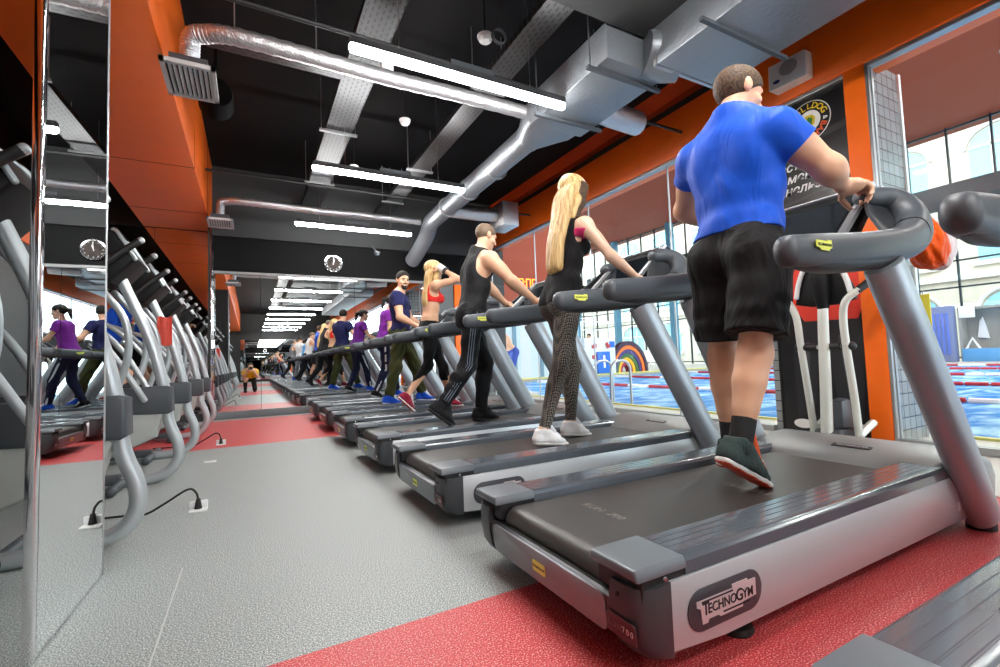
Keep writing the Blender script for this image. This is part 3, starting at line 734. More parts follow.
# ------------------------------------------------------------------ left row of cross trainers (front toward +X)
def make_elliptical():
    t = thing('cross_trainer', '', 'cross trainer', (0, 0, 0))
    bm = B()   # flywheel shroud
    prof = [(-.045, .55), (-.95, .56), (-1.05, .40), (-1.08, .16), (-.95, .07), (-.62, .09), (-.10, .33)]
    prism(bm, prof, -.055, .055, 'y', bev=.025, seg=3); obj('shroud', bm, ell_panel, t)
    bm = B()   # dark cap band
    prism(bm, [(-1.0, .53), (-1.0, .66), (-.04, .69), (-.01, .675), (-.005, .505), (-.03, .49)], -.075, .075, 'y', bev=.016, seg=3); obj('cap_band', bm, ell_dark, t)
    # front tube curling to the base
    bm = B()
    tube(bm, [(-.05, 0, .55), (-.03, 0, .42), (.02, 0, .27), (.02, 0, .15), (-.05, 0, .065), (-.18, 0, .036), (-.45, 0, .036)], .036, n=14, sub=5); obj('front_tube', bm, ell_silver, t)
    bm = B()
    tube(bm, [(-.3, -.3, .035), (-.3, .3, .035)], .03, n=12); tube(bm, [(-1.75, -.3, .035), (-1.75, .3, .035)], .03, n=12); box(bm, (-1.75, -.05, .03), (-.3, .05, .09), bev=.01); obj('base_frame', bm, ell_dark, t)
    # mast
    bm = B(); tube(bm, [(-.06, 0, .66), (-.14, 0, 1.0), (-.30, 0, 1.42), (-.35, 0, 1.53)], [.037, .036, .034, .033], n=14, sub=4); obj('mast', bm, ell_silver, t)
    # console
    bm = B()
    prism(bm, [(-.33, 1.40), (-.19, 1.57), (-.31, 1.75), (-.40, 1.76), (-.54, 1.50), (-.52, 1.42)], -.22, .22, 'y', bev=.03, seg=3); con = obj('console', bm, console_black, t)
    bm = B()
    for a, b in (((-.225, 1.575), (-.335, 1.722)),):
        tube(bm, [(-.195, -.222, 1.56), (-.25, -.222, 1.66), (-.30, -.205, 1.745), (-.33, -.15, 1.765), (-.33, .15, 1.765), (-.30, .205, 1.745), (-.25, .222, 1.66), (-.195, .222, 1.56)], .013, n=8, sub=4)
    obj('console_rim', bm, ell_silver, con)
    bm = B(); prism(bm, rrect(.28, .2, .02), 0, .006, 'z'); place(bm, (-.465, 0, 1.60), (0, 1, 0), (.12, 0, .23)); obj('screen', bm, screen_m, con)
    # moving arms with black grips, pivots, pedals
    for s in (-1, 1):
        bm = B()
        tube(bm, [(-.40, s*.24, .30), (-.30, s*.26, .62), (-.22, s*.29, .90), (-.24, s*.30, 1.15), (-.38, s*.29, 1.36), (-.45, s*.28, 1.44)], .022, n=12, sub=5); arm = obj('moving_arm', bm, ell_silver, t)
        bm = B(); tube(bm, [(-.43, s*.285, 1.41), (-.36, s*.275, 1.50), (-.26, s*.26, 1.60), (-.17, s*.25, 1.68)], .023, n=12, sub=4); gr = obj('grip', bm, rubber, arm)
        bm = B(); tube(bm, [(-.17, s*.25, 1.68), (-.16, s*.249, 1.688)], .023, n=12); obj('grip_end', bm, ell_silver, gr)
        bm = B(); tube(bm, [(-.15, s*.16, .60), (-.34, s*.20, .95), (-.55, s*.22, 1.18), (-.70, s*.20, 1.24)], .019, n=12, sub=5); obj('fixed_handle', bm, ell_silver, t)
        bm = B(); tube(bm, [(-.40, s*.16, .30), (-.40, s*.27, .30)], .045, n=16, cap='flat'); obj('pivot', bm, ell_dark, t)
        bm = B(); tube(bm, [(-.40, s*.22, .28), (-.9, s*.22, .22+.04*s), (-1.5, s*.22, .2)], .028, n=10); obj('pedal_arm', bm, ell_silver, t)
        bm = B(); prism(bm, rrect(.36, .15, .05), .24+.05*s, .27+.05*s, 'z', bev=.01); bmesh.ops.translate(bm, vec=(-1.15, s*.2, 0), verts=bm.verts); obj('pedal', bm, rubber, t)
    return t
el = make_elliptical()
EY = [2.74, 4.12, 5.25, 6.55, 7.70]
XE = -.49
for i, y in enumerate(EY):
    c = el if i == 0 else copy_tree(el)
    c.location = (XE, y, 0)
    c['label'] = ['first cross trainer beyond the near mirrored pillar, partly hidden by it', 'second cross trainer of the left row, its black console standing clear above',
                  'third cross trainer of the left row, next to the salmon towel', 'fourth cross trainer of the left row, beside the raised bare arm', 'last cross trainer in the left row, beside the far pillar', ''][i]
c = copy_tree(el); c.location = (-.62, .85, 0); c['label'] = 'cross trainer seen only as a reflection at the far left picture edge'
for k in range(5):
    c = copy_tree(el); c.location = (XE, -.8-1.05*k, 0); c['label'] = 'cross trainer behind the camera, seen only in the end wall mirror'; c['group'] = 'cross trainers behind the camera'
# salmon towel hanging on the second machine
bm = B()
for k in range(9):
    pass
import itertools
vs = [[bm.verts.new((-.715+i*.0135, 4.945+.010*math.sin(i*1.3), 1.27-j*.042+.006*math.sin(i+j))) for i in range(9)] for j in range(7)]
for j in range(6):
    for i in range(8): bm.faces.new((vs[j][i], vs[j][i+1], vs[j+1][i+1], vs[j+1][i]))
bmesh.ops.solidify(bm, geom=bm.faces[:], thickness=.012)
tag(obj('towel', bm, cloth_mat('salmon_towel', rgb(240, 120, 105), .4, 30)), 'salmon pink towel hanging on the third cross trainer of the left row', 'towel')

# ------------------------------------------------------------------ single cross trainer before the poster
t = thing('cross_trainer', 'slim cross trainer with twin curved handles standing in front of the poster', 'cross trainer', (4.0, 2.02, 0)); t.scale = (1, 1, .95)
ivory = mat('ivory_metal', rgb(206, 208, 200), rough=.35, metal=.2)
bm = B(); tube(bm, [(-.03, 0, .10), (0, 0, .5), (.03, 0, 1.0), (.06, 0, 1.30)], [.042, .040, .038, .036], n=16, sub=4); m_ = obj('mast', bm, ivory, t)
bm = B(); lathe(bm, [(0, -.047), (.009, -.046), (.009, -.03), (0, -.03)], n=10, axis='x'); bmesh.ops.translate(bm, vec=(-.01, 0, .17), verts=bm.verts); obj('mast_bolt', bm, ink, m_)
bm = B(); prism(bm, [(-.062, 1.30), (-.085, 1.52), (0, 1.56), (.07, 1.52), (.04, 1.30), (.0, 1.22)][::1], .0, .12, 'x'); bm.free()
bm = B(); tube(bm, [(.05, 0, 1.18), (.045, 0, 1.30), (.03, 0, 1.45), (.05, 0, 1.53)], [.05, .075, .078, .04], n=18, sub=4, flat=.85); con = obj('console_neck', bm, console_black, t)
bm = B(); prism(bm, [(-.22, 1.22), (-.20, 1.34), (-.12, 1.52), (-.05, 1.56), (.05, 1.56), (.12, 1.52), (.20, 1.34), (.22, 1.22), (.1, 1.19), (-.1, 1.19)], .06, .12, 'x', bev=.014, seg=2); obj('console', bm, console_black, t)
for s in (-1, 1):
    bm = B(); tube(bm, [(.05, s*.05, 1.55), (.05, s*.12, 1.53), (.05, s*.175, 1.40), (.05, s*.20, 1.28)], .02, n=10, sub=4, flat=.8); obj('console_trim', bm, white_plastic, t)
    bm = B(); tube(bm, [(.1, s*.16, .10), (.06, s*.165, .45), (.0, s*.165, .85), (-.02, s*.17, 1.08), (-.03, s*.20, 1.20), (.0, s*.27, 1.28)], .027, n=12, sub=5); a_ = obj('moving_arm', bm, ivory, t)
    bm = B(); tube(bm, [(.0, s*.265, 1.275), (.06, s*.31, 1.33), (.12, s*.34, 1.39)], .03, n=12, sub=3); obj('grip', bm, rubber, a_)
    bm = B(); tube(bm, [(.02, s*.05, .84), (.02, s*.12, .84)], .033, n=14, cap='flat'); tube(bm, [(.02, s*.15, .84), (.02, s*.195, .84)], .036, n=14); obj('pivot_sleeve', bm, rubber, a_)
    bm = B(); tube(bm, [(.1, s*.165, .12), (.7, s*.17, .22), (1.1, s*.17, .2)] if False else [(.1, s*.165, .12), (.3, s*.17, .2)], .03, n=10); obj('pedal_arm', bm, ivory, t)
bm = B(); tube(bm, [(.02, -.17, .84), (.02, .17, .84)], .018, n=12); obj('cross_bar', bm, ivory, t)
bm = B(); prism(bm, [(-.12, .02), (-.12, .10), (0, .16), (.30, .14), (.38, .02)], -.10, .10, 'y', bev=.03, seg=3); obj('base_cover', bm, ell_dark, t)
bm = B(); tube(bm, [(-.05, -.26, .035), (-.05, .26, .035)], .034, n=12); obj('base_bar', bm, ivory, t)
bm = B(); prism(bm, [(.12, .16), (.12, .38), (.22, .40), (.32, .36), (.32, .14)], -.05, .05, 'y', bev=.02); obj('resistance_box', bm, dark_grey, t)

# ------------------------------------------------------------------ shopping bag hanging behind the nearest treadmill's console
t_bag = thing('shopping_bag', 'orange and white plastic shopping bag hanging behind the front handrail loop of the nearest treadmill', 'bag', (0, 0, 0))
# ------------------------------------------------------------------ smooth solids (bodies, clothes, hair, bags) from blended distance fields
V = lambda *a: np.array(a, float)
def unit(v):
    v = np.array(v, float); return v/np.linalg.norm(v)
class Field:
    def __init__(s, lo, hi, h):
        s.lo = np.array(lo, float); s.h = h; s.n = np.ceil((np.array(hi)-s.lo)/h).astype(int)+1
        s.F = np.full(s.n, .2, np.float32)
        s.ax = [s.lo[i]+h*np.arange(s.n[i], dtype=np.float32) for i in range(3)]
    def sl(s, lo, hi):
        a = np.clip(np.floor((np.array(lo)-s.lo)/s.h).astype(int), 0, s.n); b = np.clip(np.ceil((np.array(hi)-s.lo)/s.h).astype(int)+1, 0, s.n)
        if (b <= a).any(): return None, None
        S = tuple(slice(a[i], b[i]) for i in range(3))
        P = (s.ax[0][S[0]][:, None, None], s.ax[1][S[1]][None, :, None], s.ax[2][S[2]][None, None, :])
        return S, P
    def comb(s, S, d, k, op):
        F = s.F[S]
        if op == 'sub':
            if k > 0:
                h = np.clip(.5-.5*(F+d)/k, 0, 1); s.F[S] = F*(1-h)+(-d)*h+k*h*(1-h)
            else: s.F[S] = np.maximum(F, -d)
            return
        if k > 0:
            h = np.clip(.5+.5*(F-d)/k, 0, 1); s.F[S] = F*h*0+(F*(1-h)+d*h)-k*h*(1-h)
        else: s.F[S] = np.minimum(F, d)
    def cone(s, a, b, ra, rb, k=.02, bulge=0, bpos=.4, wide=None, wf=1.0, op='add', clip=()):
        """tapered capsule; 'wide' axis gets scaled by wf (elliptical section)"""
        a = np.array(a, float); b = np.array(b, float); R = max(ra, rb)+abs(bulge)
        m = R*max(wf, 1)+k+.035
        S, P = s.sl(np.minimum(a, b)-m, np.maximum(a, b)+m)
        if S is None: return
        v = b-a; L2 = max(v@v, 1e-9)
        q = [P[i]-a[i] for i in range(3)]
        t = np.clip((q[0]*v[0]+q[1]*v[1]+q[2]*v[2])/L2, 0, 1)
        d = [q[i]-t*v[i] for i in range(3)]
        D2 = d[0]**2+d[1]**2+d[2]**2
        if wide is not None and wf != 1:
            w = unit(wide); dw = d[0]*w[0]+d[1]*w[1]+d[2]*w[2]; D2 = D2+(1/wf**2-1)*dw*dw
        r = ra+(rb-ra)*t
        if bulge: r = r+bulge*np.exp(-((t-bpos)/.28)**2)
        dist = np.sqrt(np.maximum(D2, 0))-r
        for n, c in clip:   # keep the side where n.(p-c) < 0
            n = unit(n); dist = np.maximum(dist, n[0]*(P[0]-c[0])+n[1]*(P[1]-c[1])+n[2]*(P[2]-c[2]))
        s.comb(S, dist, k, op)
    def ell(s, c, axes, rad, k=.02, op='add', clip=()):
        c = np.array(c, float); rad = np.array(rad, float); m = rad.max()+k+.03
        S, P = s.sl(c-m, c+m)
        if S is None: return
        q = [P[i]-c[i] for i in range(3)]
        k0 = 0; k1 = 0
        for i in range(3):
            u = axes[i]; e = (q[0]*u[0]+q[1]*u[1]+q[2]*u[2]); k0 = k0+(e/rad[i])**2; k1 = k1+(e/rad[i]**2)**2
        k0 = np.sqrt(k0); k1 = np.sqrt(k1)+1e-9
        dist = k0*(k0-1)/k1
        for n, cc in clip:
            n = unit(n); dist = np.maximum(dist, n[0]*(P[0]-cc[0])+n[1]*(P[1]-cc[1])+n[2]*(P[2]-cc[2]))
        s.comb(S, dist, k, op)
    def cut(s, n, c, k=0):
        """remove the side where n.(p-c) > 0"""
        n = unit(n); d = n[0]*(s.ax[0][:, None, None]-c[0])+n[1]*(s.ax[1][None, :, None]-c[1])+n[2]*(s.ax[2][None, None, :]-c[2])
        s.F = np.maximum(s.F, d.astype(np.float32))
    def ripple(s, amp, fn):
        s.F += (amp*fn(s.ax[0][:, None, None], s.ax[1][None, :, None], s.ax[2][None, None, :])).astype(np.float32)
    def mesh(s, origin=(0, 0, 0)):
        F = s.F; neg = F < 0
        c = [neg[i:F.shape[0]-1+i, j:F.shape[1]-1+j, k:F.shape[2]-1+k] for i in (0, 1) for j in (0, 1) for k in (0, 1)]
        cnt = sum(x.astype(np.int8) for x in c)
        act = (cnt > 0) & (cnt < 8); idx = np.argwhere(act)
        if len(idx) == 0: return np.zeros((0, 3)), np.zeros((0, 4), int)
        ids = np.full(act.shape, -1, np.int64); ids[act] = np.arange(len(idx))
        acc = np.zeros((len(idx), 3)); num = np.zeros(len(idx))
        I, J, K = idx.T
        for ax in range(3):
            for o1 in (0, 1):
                for o2 in (0, 1):
                    o = [0, 0, 0]; oth = [x for x in range(3) if x != ax]; o[oth[0]] = o1; o[oth[1]] = o2
                    e = list(o); e[ax] = 1
                    f0 = F[I+o[0], J+o[1], K+o[2]]; f1 = F[I+e[0], J+e[1], K+e[2]]
                    m = (f0 < 0) != (f1 < 0)
                    t = f0[m]/(f0[m]-f1[m]); p = np.tile(np.array(o, float), (m.sum(), 1)); p[:, ax] = t
                    acc[m] += p; num[m] += 1
        verts = s.lo+s.h*(idx+acc/num[:, None])-np.array(origin)
        faces = []
        for ax in range(3):
            u, w = [(1, 2), (2, 0), (0, 1)][ax]
            sh = [slice(None)]*3
            a = [slice(None)]*3; b = [slice(None)]*3; a[ax] = slice(0, -1); b[ax] = slice(1, None)
            cr = neg[tuple(a)] != neg[tuple(b)]
            e = np.argwhere(cr)
            e = e[(e[:, u] > 0) & (e[:, w] > 0) & (e[:, u] < F.shape[u]-1) & (e[:, w] < F.shape[w]-1)]
            def cell(du, dw):
                q = e.copy(); q[:, u] -= du; q[:, w] -= dw; return ids[q[:, 0], q[:, 1], q[:, 2]]
            quad = np.stack([cell(0, 0), cell(1, 0), cell(1, 1), cell(0, 1)], 1)
            flip = neg[e[:, 0], e[:, 1], e[:, 2]]
            quad[flip] = quad[flip][:, ::-1]
            faces.append(quad)
        faces = np.concatenate(faces); faces = faces[(faces >= 0).all(1)]
        return verts, faces[:, ::-1]
def field_obj(name, fld, material, parent=None, origin=(0, 0, 0), smooth_it=2):
    v, f = fld.mesh(origin)
    # light smoothing
    if smooth_it and len(f):
        n = len(v); e = np.concatenate([f[:, [0, 1]], f[:, [1, 2]], f[:, [2, 3]], f[:, [3, 0]]])
        for lam in (.5, -.52)*smooth_it:
            acc = np.zeros_like(v); cnt = np.zeros(n)
            for c_ in range(3): acc[:, c_] = np.bincount(e[:, 0], v[e[:, 1], c_], n)+np.bincount(e[:, 1], v[e[:, 0], c_], n)
            cnt = np.bincount(e[:, 0], minlength=n)+np.bincount(e[:, 1], minlength=n)
            v = v+lam*(acc/np.maximum(cnt, 1)[:, None]-v)
    me = bpy.data.meshes.new(name)
    me.vertices.add(len(v)); me.vertices.foreach_set('co', v.astype(np.float32).ravel())
    me.loops.add(4*len(f)); me.loops.foreach_set('vertex_index', f.astype(np.int32).ravel())
    me.polygons.add(len(f)); me.polygons.foreach_set('loop_start', np.arange(0, 4*len(f), 4, dtype=np.int32))
    me.update(calc_edges=True); me.validate()
    me.polygons.foreach_set('use_smooth', np.ones(len(me.polygons), bool))
    me.materials.append(material)
    o = bpy.data.objects.new(name, me); C.objects.link(o)
    if parent is not None: o.parent = parent
    return o

# ------------------------------------------------------------------ people
skin = mat('skin_light', rgb(226, 178, 146), rough=.45, spec=.4, var=.05, vscale=14)
skin.node_tree.nodes['Principled BSDF'].inputs['Subsurface Weight'].default_value = .0
skin_pale = mat('skin_pale', rgb(238, 200, 172), rough=.45, spec=.4, var=.04, vscale=14)
eye_white = mat('eye_white', rgb(170, 165, 160), rough=.2)
eye_dark = mat('eye_iris', rgb(50, 34, 24), rough=.15)
lip_m = mat('lips', rgb(190, 110, 100), rough=.4)
def hair_mat(name, col, dark, scale=60, stretch=(1, 1, .06), rough=.42):
    m = mat(name, col, rough=rough, spec=.4)
    nt = m.node_tree; b = nt.nodes['Principled BSDF']; L = nt.links.new
    tc = nt.nodes.new('ShaderNodeTexCoord'); mp = nt.nodes.new('ShaderNodeMapping'); mp.inputs['Scale'].default_value = stretch
    n = nt.nodes.new('ShaderNodeTexNoise'); n.inputs['Scale'].default_value = scale; n.inputs['Detail'].default_value = 3
    r = nt.nodes.new('ShaderNodeValToRGB'); r.color_ramp.elements[0].position = .35; r.color_ramp.elements[1].position = .65
    r.color_ramp.elements[0].color = (*dark, 1); r.color_ramp.elements[1].color = (*col, 1)
    bp = nt.nodes.new('ShaderNodeBump'); bp.inputs['Strength'].default_value = .5; bp.inputs['Distance'].default_value = .01
    L(tc.outputs['Object'], mp.inputs['Vector']); L(mp.outputs['Vector'], n.inputs['Vector']); L(n.outputs['Fac'], r.inputs['Fac'])
    L(r.outputs['Color'], b.inputs['Base Color']); L(n.outputs['Fac'], bp.inputs['Height']); L(bp.outputs['Normal'], b.inputs['Normal'])
    return m
hair_brown = hair_mat('hair_brown', rgb(94, 70, 46), rgb(58, 42, 28), 130, (1, 1, .5), .65)
hair_black = hair_mat('hair_black', rgb(44, 34, 28), rgb(18, 14, 11), 150, (1, 1, .5), .7)
hair_buzz = hair_mat('hair_buzz', rgb(120, 98, 78), rgb(96, 78, 62), 300, (1, 1, 1))
hair_blonde = hair_mat('hair_blonde', rgb(226, 196, 138), rgb(176, 138, 84), 70, (1, 1, .05))

class Person:
    """J: joints in world coordinates: pel, C7, head, face (dir), shR elR wrR shL elL wrL hipR knR anR hipL knL anL, toeR/toeL (dir), handR/handL (dir, palm normal)"""
    def __init__(s, name, label, J, scale=1.0, h=.006, female=False, skin_m=None, muscle=1.0, category='person', group=None):
        s.J = {k: np.array(v, float) for k, v in J.items() if not isinstance(v, tuple) or not isinstance(v[0], (tuple, list))}
        s.Jraw = J; s.sc = scale; s.h = h; s.fem = female; s.mu = muscle; s.lm = 1+(muscle-1)*.9; s.fs = 1.0; s.skin = skin_m or skin
        s.base = np.array([J['pel'][0], J['pel'][1], J.get('ground', .245)])
        s.t = thing(name, label, category, tuple(s.base), 0, group)
        j = s.J
        s.right = unit(j['shR']-j['shL']+(j['hipR']-j['hipL'])); s.up = unit(j['C7']-j['pel'])
        s.fwd = unit(np.cross(s.up, s.right)); s.right = unit(np.cross(s.fwd, s.up))
        s.hf = unit(j['face']); s.hu = unit(j.get('headup', V(0, 0, 1))); s.hr = unit(np.cross(s.hf, s.hu)); s.hu = unit(np.cross(s.hr, s.hf))
        s.hipx = unit(j['hipR']-j['hipL']); s.shx = unit(j['shR']-j['shL'])
    def bounds(s, pad=.2):
        P = np.array([v for k, v in s.J.items() if v.shape == (3,) and k not in ('face', 'headup', 'toeR', 'toeL')])
        return P.min(0)-pad, P.max(0)+pad
    # --- pieces
    def torso(s, F, inf=0, waist=0, k=.05, hip=True, chest=True, shoulders=True, neck=True):
        j = s.J; q = s.sc; pel, C7 = j['pel'], j['C7']; r, f, u = s.right, s.fwd, s.up
        L = np.linalg.norm(C7-pel)
        at = lambda t, fo=0, ro=0: pel+(C7-pel)*t+f*fo*q+r*ro*q
        g = .86 if s.fem else 1.0
        if hip:
            F.cone(at(-.06, -.005), at(.14, 0), (.098+inf), (.095+inf), k, wide=s.hipx, wf=1.55 if not s.fem else 1.62)
            for sd in (1, -1): F.ell(j['hipR' if sd > 0 else 'hipL']+u*.03*q-f*.055*q, (r, f, u), ((.085+inf)*q, (.078+inf)*q, (.10+inf)*q), k*.8)
        F.cone(at(.12, .005), at(.42, .01), (.092*g+inf+waist)*q, (.096*g+inf+waist*.6)*q, k, wide=r, wf=1.45 if not s.fem else 1.36)
        if chest:
            F.cone(at(.42, .008), at(.74, .0), (.102*g+inf)*q, (.112*g+inf)*q, k, wide=unit(s.shx+r), wf=1.52 if not s.fem else 1.42)
            for sd in (1, -1):
                if s.fem: F.ell(at(.64, .085, sd*.072), (r, f, u), ((.055+inf)*q, (.055+inf)*q, (.055+inf)*q), .03)
                else:
                    F.ell(at(.72, .07, sd*.075), (r, f, u), ((.085+inf)*q, (.045+inf)*q, (.065+inf)*q), .03)
                    F.ell(at(.66, -.055, sd*.10), (r, f, u), ((.075+inf)*q, (.055+inf)*q, (.11+inf)*q), .04)   # lats / shoulder blades
        if shoulders:
            for sd, sh in ((1, j['shR']), (-1, j['shL'])):
                F.cone(at(.86, -.01), sh, (.062*g+inf)*q, (.052*g+inf)*q, k, wide=f, wf=1.15)
                if not s.fem: F.cone(at(1.03, -.02), sh*.85+at(.9)*.15+u*.018, (.046+.03*(s.mu-1)+inf)*q, (.044+inf)*q, .05)
                F.ell(sh-u*.012*q, (r, f, u), ((.060*g*(.9+.1*s.mu)+inf)*q, (.062*g+inf)*q, (.072*g+inf)*q), .035)
    def neck(s, F, inf=0):
        j = s.J; q = s.sc; g = .84 if s.fem else 1
        F.cone(j['C7']-s.up*.01*q+s.fwd*.02*q, j['head']-s.hu*.055*q-s.hf*.012*q, (.060*g+inf)*q, (.054*g+inf)*q, .03)
    def head(s, F):
        q = s.sc; c = s.J['head']; r, f, u = s.hr, s.hf, s.hu
        P = lambda x, y, z: c+(r*x+f*y+u*z)*q
        ax = (r, f, u)
        F.ell(P(0, -.012, .032), ax, V(.074, .094, .083)*q, .02)
        F.ell(P(0, .018, -.028), ax, V(.060, .066, .086)*q, .03)
        F.cone(P(0, .01, -.05), P(0, .062, -.098), .05*q, .024*q, .025, wide=r, wf=1.12)
        F.ell(P(0, .070, -.104), ax, V(.022, .018, .016)*q, .015)
        F.cone(P(-.036, .074, .020), P(.036, .074, .020), .011*q, .011*q, .014)
        for sd in (-1, 1):
            F.ell(P(sd*.031, .092, .002), ax, V(.017, .014, .012)*q, .012, op='sub')
            F.ell(P(sd*.042, .055, -.032), ax, V(.024, .026, .02)*q, .02)
            F.ell(P(sd*.076, -.010, -.004), ax, V(.013, .020, .030)*q, .006); F.ell(P(sd*.082, -.018, .008), ax, V(.007, .014, .022)*q, .006)
            F.ell(P(sd*.092, -.004, .0), ax, V(.008, .008, .013)*q, .004, op='sub')
        F.cone(P(0, .084, .012), P(0, .106, -.030), .008*q, .0125*q, .010)
        for sd in (-1, 1): F.ell(P(sd*.012, .094, -.034), ax, V(.009, .010, .007)*q, .006)
        F.cone(P(-.020, .080, -.060), P(.020, .080, -.060), .009*q, .009*q, .010)
        F.cone(P(-.016, .080, -.072), P(.016, .080, -.072), .009*q, .009*q, .008)
        F.cone(P(-.022, .093, -.066), P(.022, .093, -.066), .003*q, .003*q, .004, op='sub')
    def arm(s, F, sd, inf=0, k=.03, up_to=1.0, fore=True):
        j = s.J; q = s.sc; g = .80 if s.fem else 1.0; m = s.mu
        sh, el, wr = j['sh'+sd], j['el'+sd], j['wr'+sd]
        if up_to < 1:
            c = sh+(el-sh)*up_to
            F.cone(sh, el, (.056*g*m+inf)*q, (.047*g*m+inf)*q, k, bulge=.004*m, bpos=.45, clip=[(el-sh, c)]); return
        F.cone(sh, el, (.054*g*m+inf)*q, (.040*g*m+inf)*q, k, bulge=.008*m*g, bpos=.45)
        if fore:
            F.cone(el, wr, (.042*g*m+inf)*q, (.027*g+inf)*q, k, bulge=.009*m*g, bpos=.25)
    def hand(s, F, sd, d, n, curl=(45, 50, 30), spread=0.0, thumb=(.55, .6), size=1.0):
        """d finger direction, n palm normal (the side the fingers curl towards)"""
        j = s.J; q = s.sc*size*(.9 if s.fem else 1.0)
        w = j['wr'+sd]; d = unit(d); n = unit(np.array(n, float)-d*np.dot(n, d)); t = np.cross(d, n)*(1 if sd == 'R' else -1)   # t: thumb side
        F.cone(w, w+d*.05*q, .027*q, .030*q, .02, wide=t, wf=1.15)
        F.cone(w+d*.02*q, w+d*.085*q, .018*q, .0155*q, .018, wide=t, wf=2.3)
        F.cone(w+d*.035*q+t*.02*q+n*.008*q, w+d*.06*q+t*.03*q+n*.012*q, .018*q, .014*q, .012)
        for i, (o, ln) in enumerate(((.030, .078), (.0105, .086), (-.0095, .081), (-.0285, .064))):
            p = w+d*(.088-.004*abs(i-1))*q+t*o*q; a = 0; dd = d+t*spread*(1.5-i)*.35
            dd = unit(dd)
            for sg, (fr, cu) in enumerate(zip((.46, .30, .24), curl)):
                a += math.radians(cu*(1+.06*(i-1)))
                dr = unit(dd*math.cos(a)+n*math.sin(a))
                p2 = p+dr*ln*fr*q
                F.cone(p, p2, (.0098-.0008*sg)*q, (.0092-.0008*sg)*q, .004 if sg else .008); p = p2
        p = w+d*.030*q+t*.030*q+n*.010*q; d1 = unit(t*.8+d*.55+n*thumb[0]); p2 = p+d1*.040*q
        d2 = unit(d*.9+t*.25+n*thumb[1]); p3 = p2+d2*.034*q; d3 = unit(d*.8+n*(thumb[1]+.3)); p4 = p3+d3*.026*q
        F.cone(p, p2, .015*q, .0115*q, .010); F.cone(p2, p3, .0112*q, .0102*q, .004); F.cone(p3, p4, .0102*q, .009*q, .004)
    def leg(s, F, sd, inf=0, infc=None, k=.035, upper=True, lower=True, clip_u=None, clip_l=None, ext=0):
        j = s.J; q = s.sc; g = .92 if s.fem else 1.0; infc = inf if infc is None else infc
        hp, kn, an = j['hip'+sd], j['kn'+sd], j['an'+sd]
        back = -s.fwd
        if upper:
            c = [] if clip_u is None else [(kn-hp, hp+(kn-hp)*clip_u)]
            F.cone(hp-(kn-hp)*.02, kn, (.084*g+inf)*q, (.055*g+inf)*q, k, bulge=.010 if inf < .01 else .0, bpos=.35, clip=c)
            if inf < .01: F.ell(kn+s.fwd*.02*q, (s.right, s.fwd, s.up), V(.042, .035, .05)*q*g, .02)
        if lower:
            c = [] if clip_l is None else [(an-kn, kn+(an-kn)*clip_l)]
            F.cone(kn, an, (.052*g*s.lm+infc)*q, (.036*g+infc)*q, k, clip=c)
            if infc < .02:
                u_ = unit(an-kn); b_ = unit(back-u_*np.dot(back, u_)); m = kn+(an-kn)*.33+b_*.024*q
                F.cone(kn+(an-kn)*.14+b_*.012*q, kn+(an-kn)*.62+b_*.008*q, (.040*g*s.lm+infc)*q, (.030*g*s.lm+infc)*q, .03, bulge=.012*g*s.lm, bpos=.4)
    def foot(s, F, sd):
        j = s.J; q = s.sc; an = j['an'+sd]; td = unit(j['toe'+sd]); dn = unit(np.cross(td, np.cross(V(0, 0, -1), td)))
        F.cone(an, an+dn*.055*q-td*.03*q, .034*q, .028*q, .02); F.cone(an+dn*.055*q-td*.01*q, an+dn*.068*q+td*.11*q, .028*q, .018*q, .02)
    def body(s, handR=None, handL=None):
        lo, hi = s.bounds(.24); F = Field(lo, hi, s.h)
        s.torso(F); s.neck(F); s.head(F)
        for sd, hd in (('R', handR), ('L', handL)):
            s.arm(F, sd)
            if hd: s.hand(F, sd, **hd)
            s.leg(F, sd); s.foot(F, sd)
        return field_obj('body', F, s.skin, s.t, s.base)
    def cloth(s, name, m, build, label=None, h=None, pad=.26, it=2):
        lo, hi = s.bounds(pad); F = Field(lo, hi, h or s.h); build(F)
        o = field_obj(name, F, m, s.t, s.base, it)
        if label: o['label'] = label
        return o
    def shoe(s, sd, upper_m, sole_m, lace_m, sock_m=None, sole_h=.028, accent=None, h=.0045, pitch=None, label=None, sock_h=.07):
        """toe direction gives the pitch of the shoe"""
        j = s.J; q = s.sc*(.94 if s.fem else 1.06); an = j['an'+sd]; td = unit(j['toe'+sd])
        sidev = unit(np.cross(td, V(0, 0, 1))); dn = unit(np.cross(td, sidev)); 
        if dn[2] > 0: dn = -dn
        P = lambda f, d, w=0: an+(td*f+dn*d+sidev*w)*q
        lo = an-.32; hi = an+.32
        F = Field(lo, hi, h)
        pts = [(-.062, .030, 1.0), (.0, .031, .95), (.07, .036, 1.25), (.135, .036, 1.3), (.185, .028, 1.1)]
        for (f0, r0, w0), (f1, r1, w1) in zip(pts, pts[1:]):
            F.cone(P(f0, .088), P(f1, .088), r0*.5*q, r1*.5*q, .006, wide=sidev, wf=2.1)
        F.cut(dn, P(0, .10)); F.cut(-dn, P(0, .10-sole_h))
        sole = field_obj('sole', F, sole_m, s.t, s.base, 1)
        if accent is not None:
            F = Field(lo, hi, h)
            for (f0, r0, w0), (f1, r1, w1) in zip(pts, pts[1:]):
                F.cone(P(f0, .088), P(f1, .088), r0*.5*q+.001, r1*.5*q+.001, .006, wide=sidev, wf=2.1)
            F.cut(dn, P(0, .103)); F.cut(-dn, P(0, .0935)); field_obj('outsole', F, accent, s.t, s.base, 1)
        F = Field(lo, hi, h)
        F.cone(P(-.052, .062), P(-.03, .0), .031*q, .036*q, .02, wide=sidev, wf=1.05)
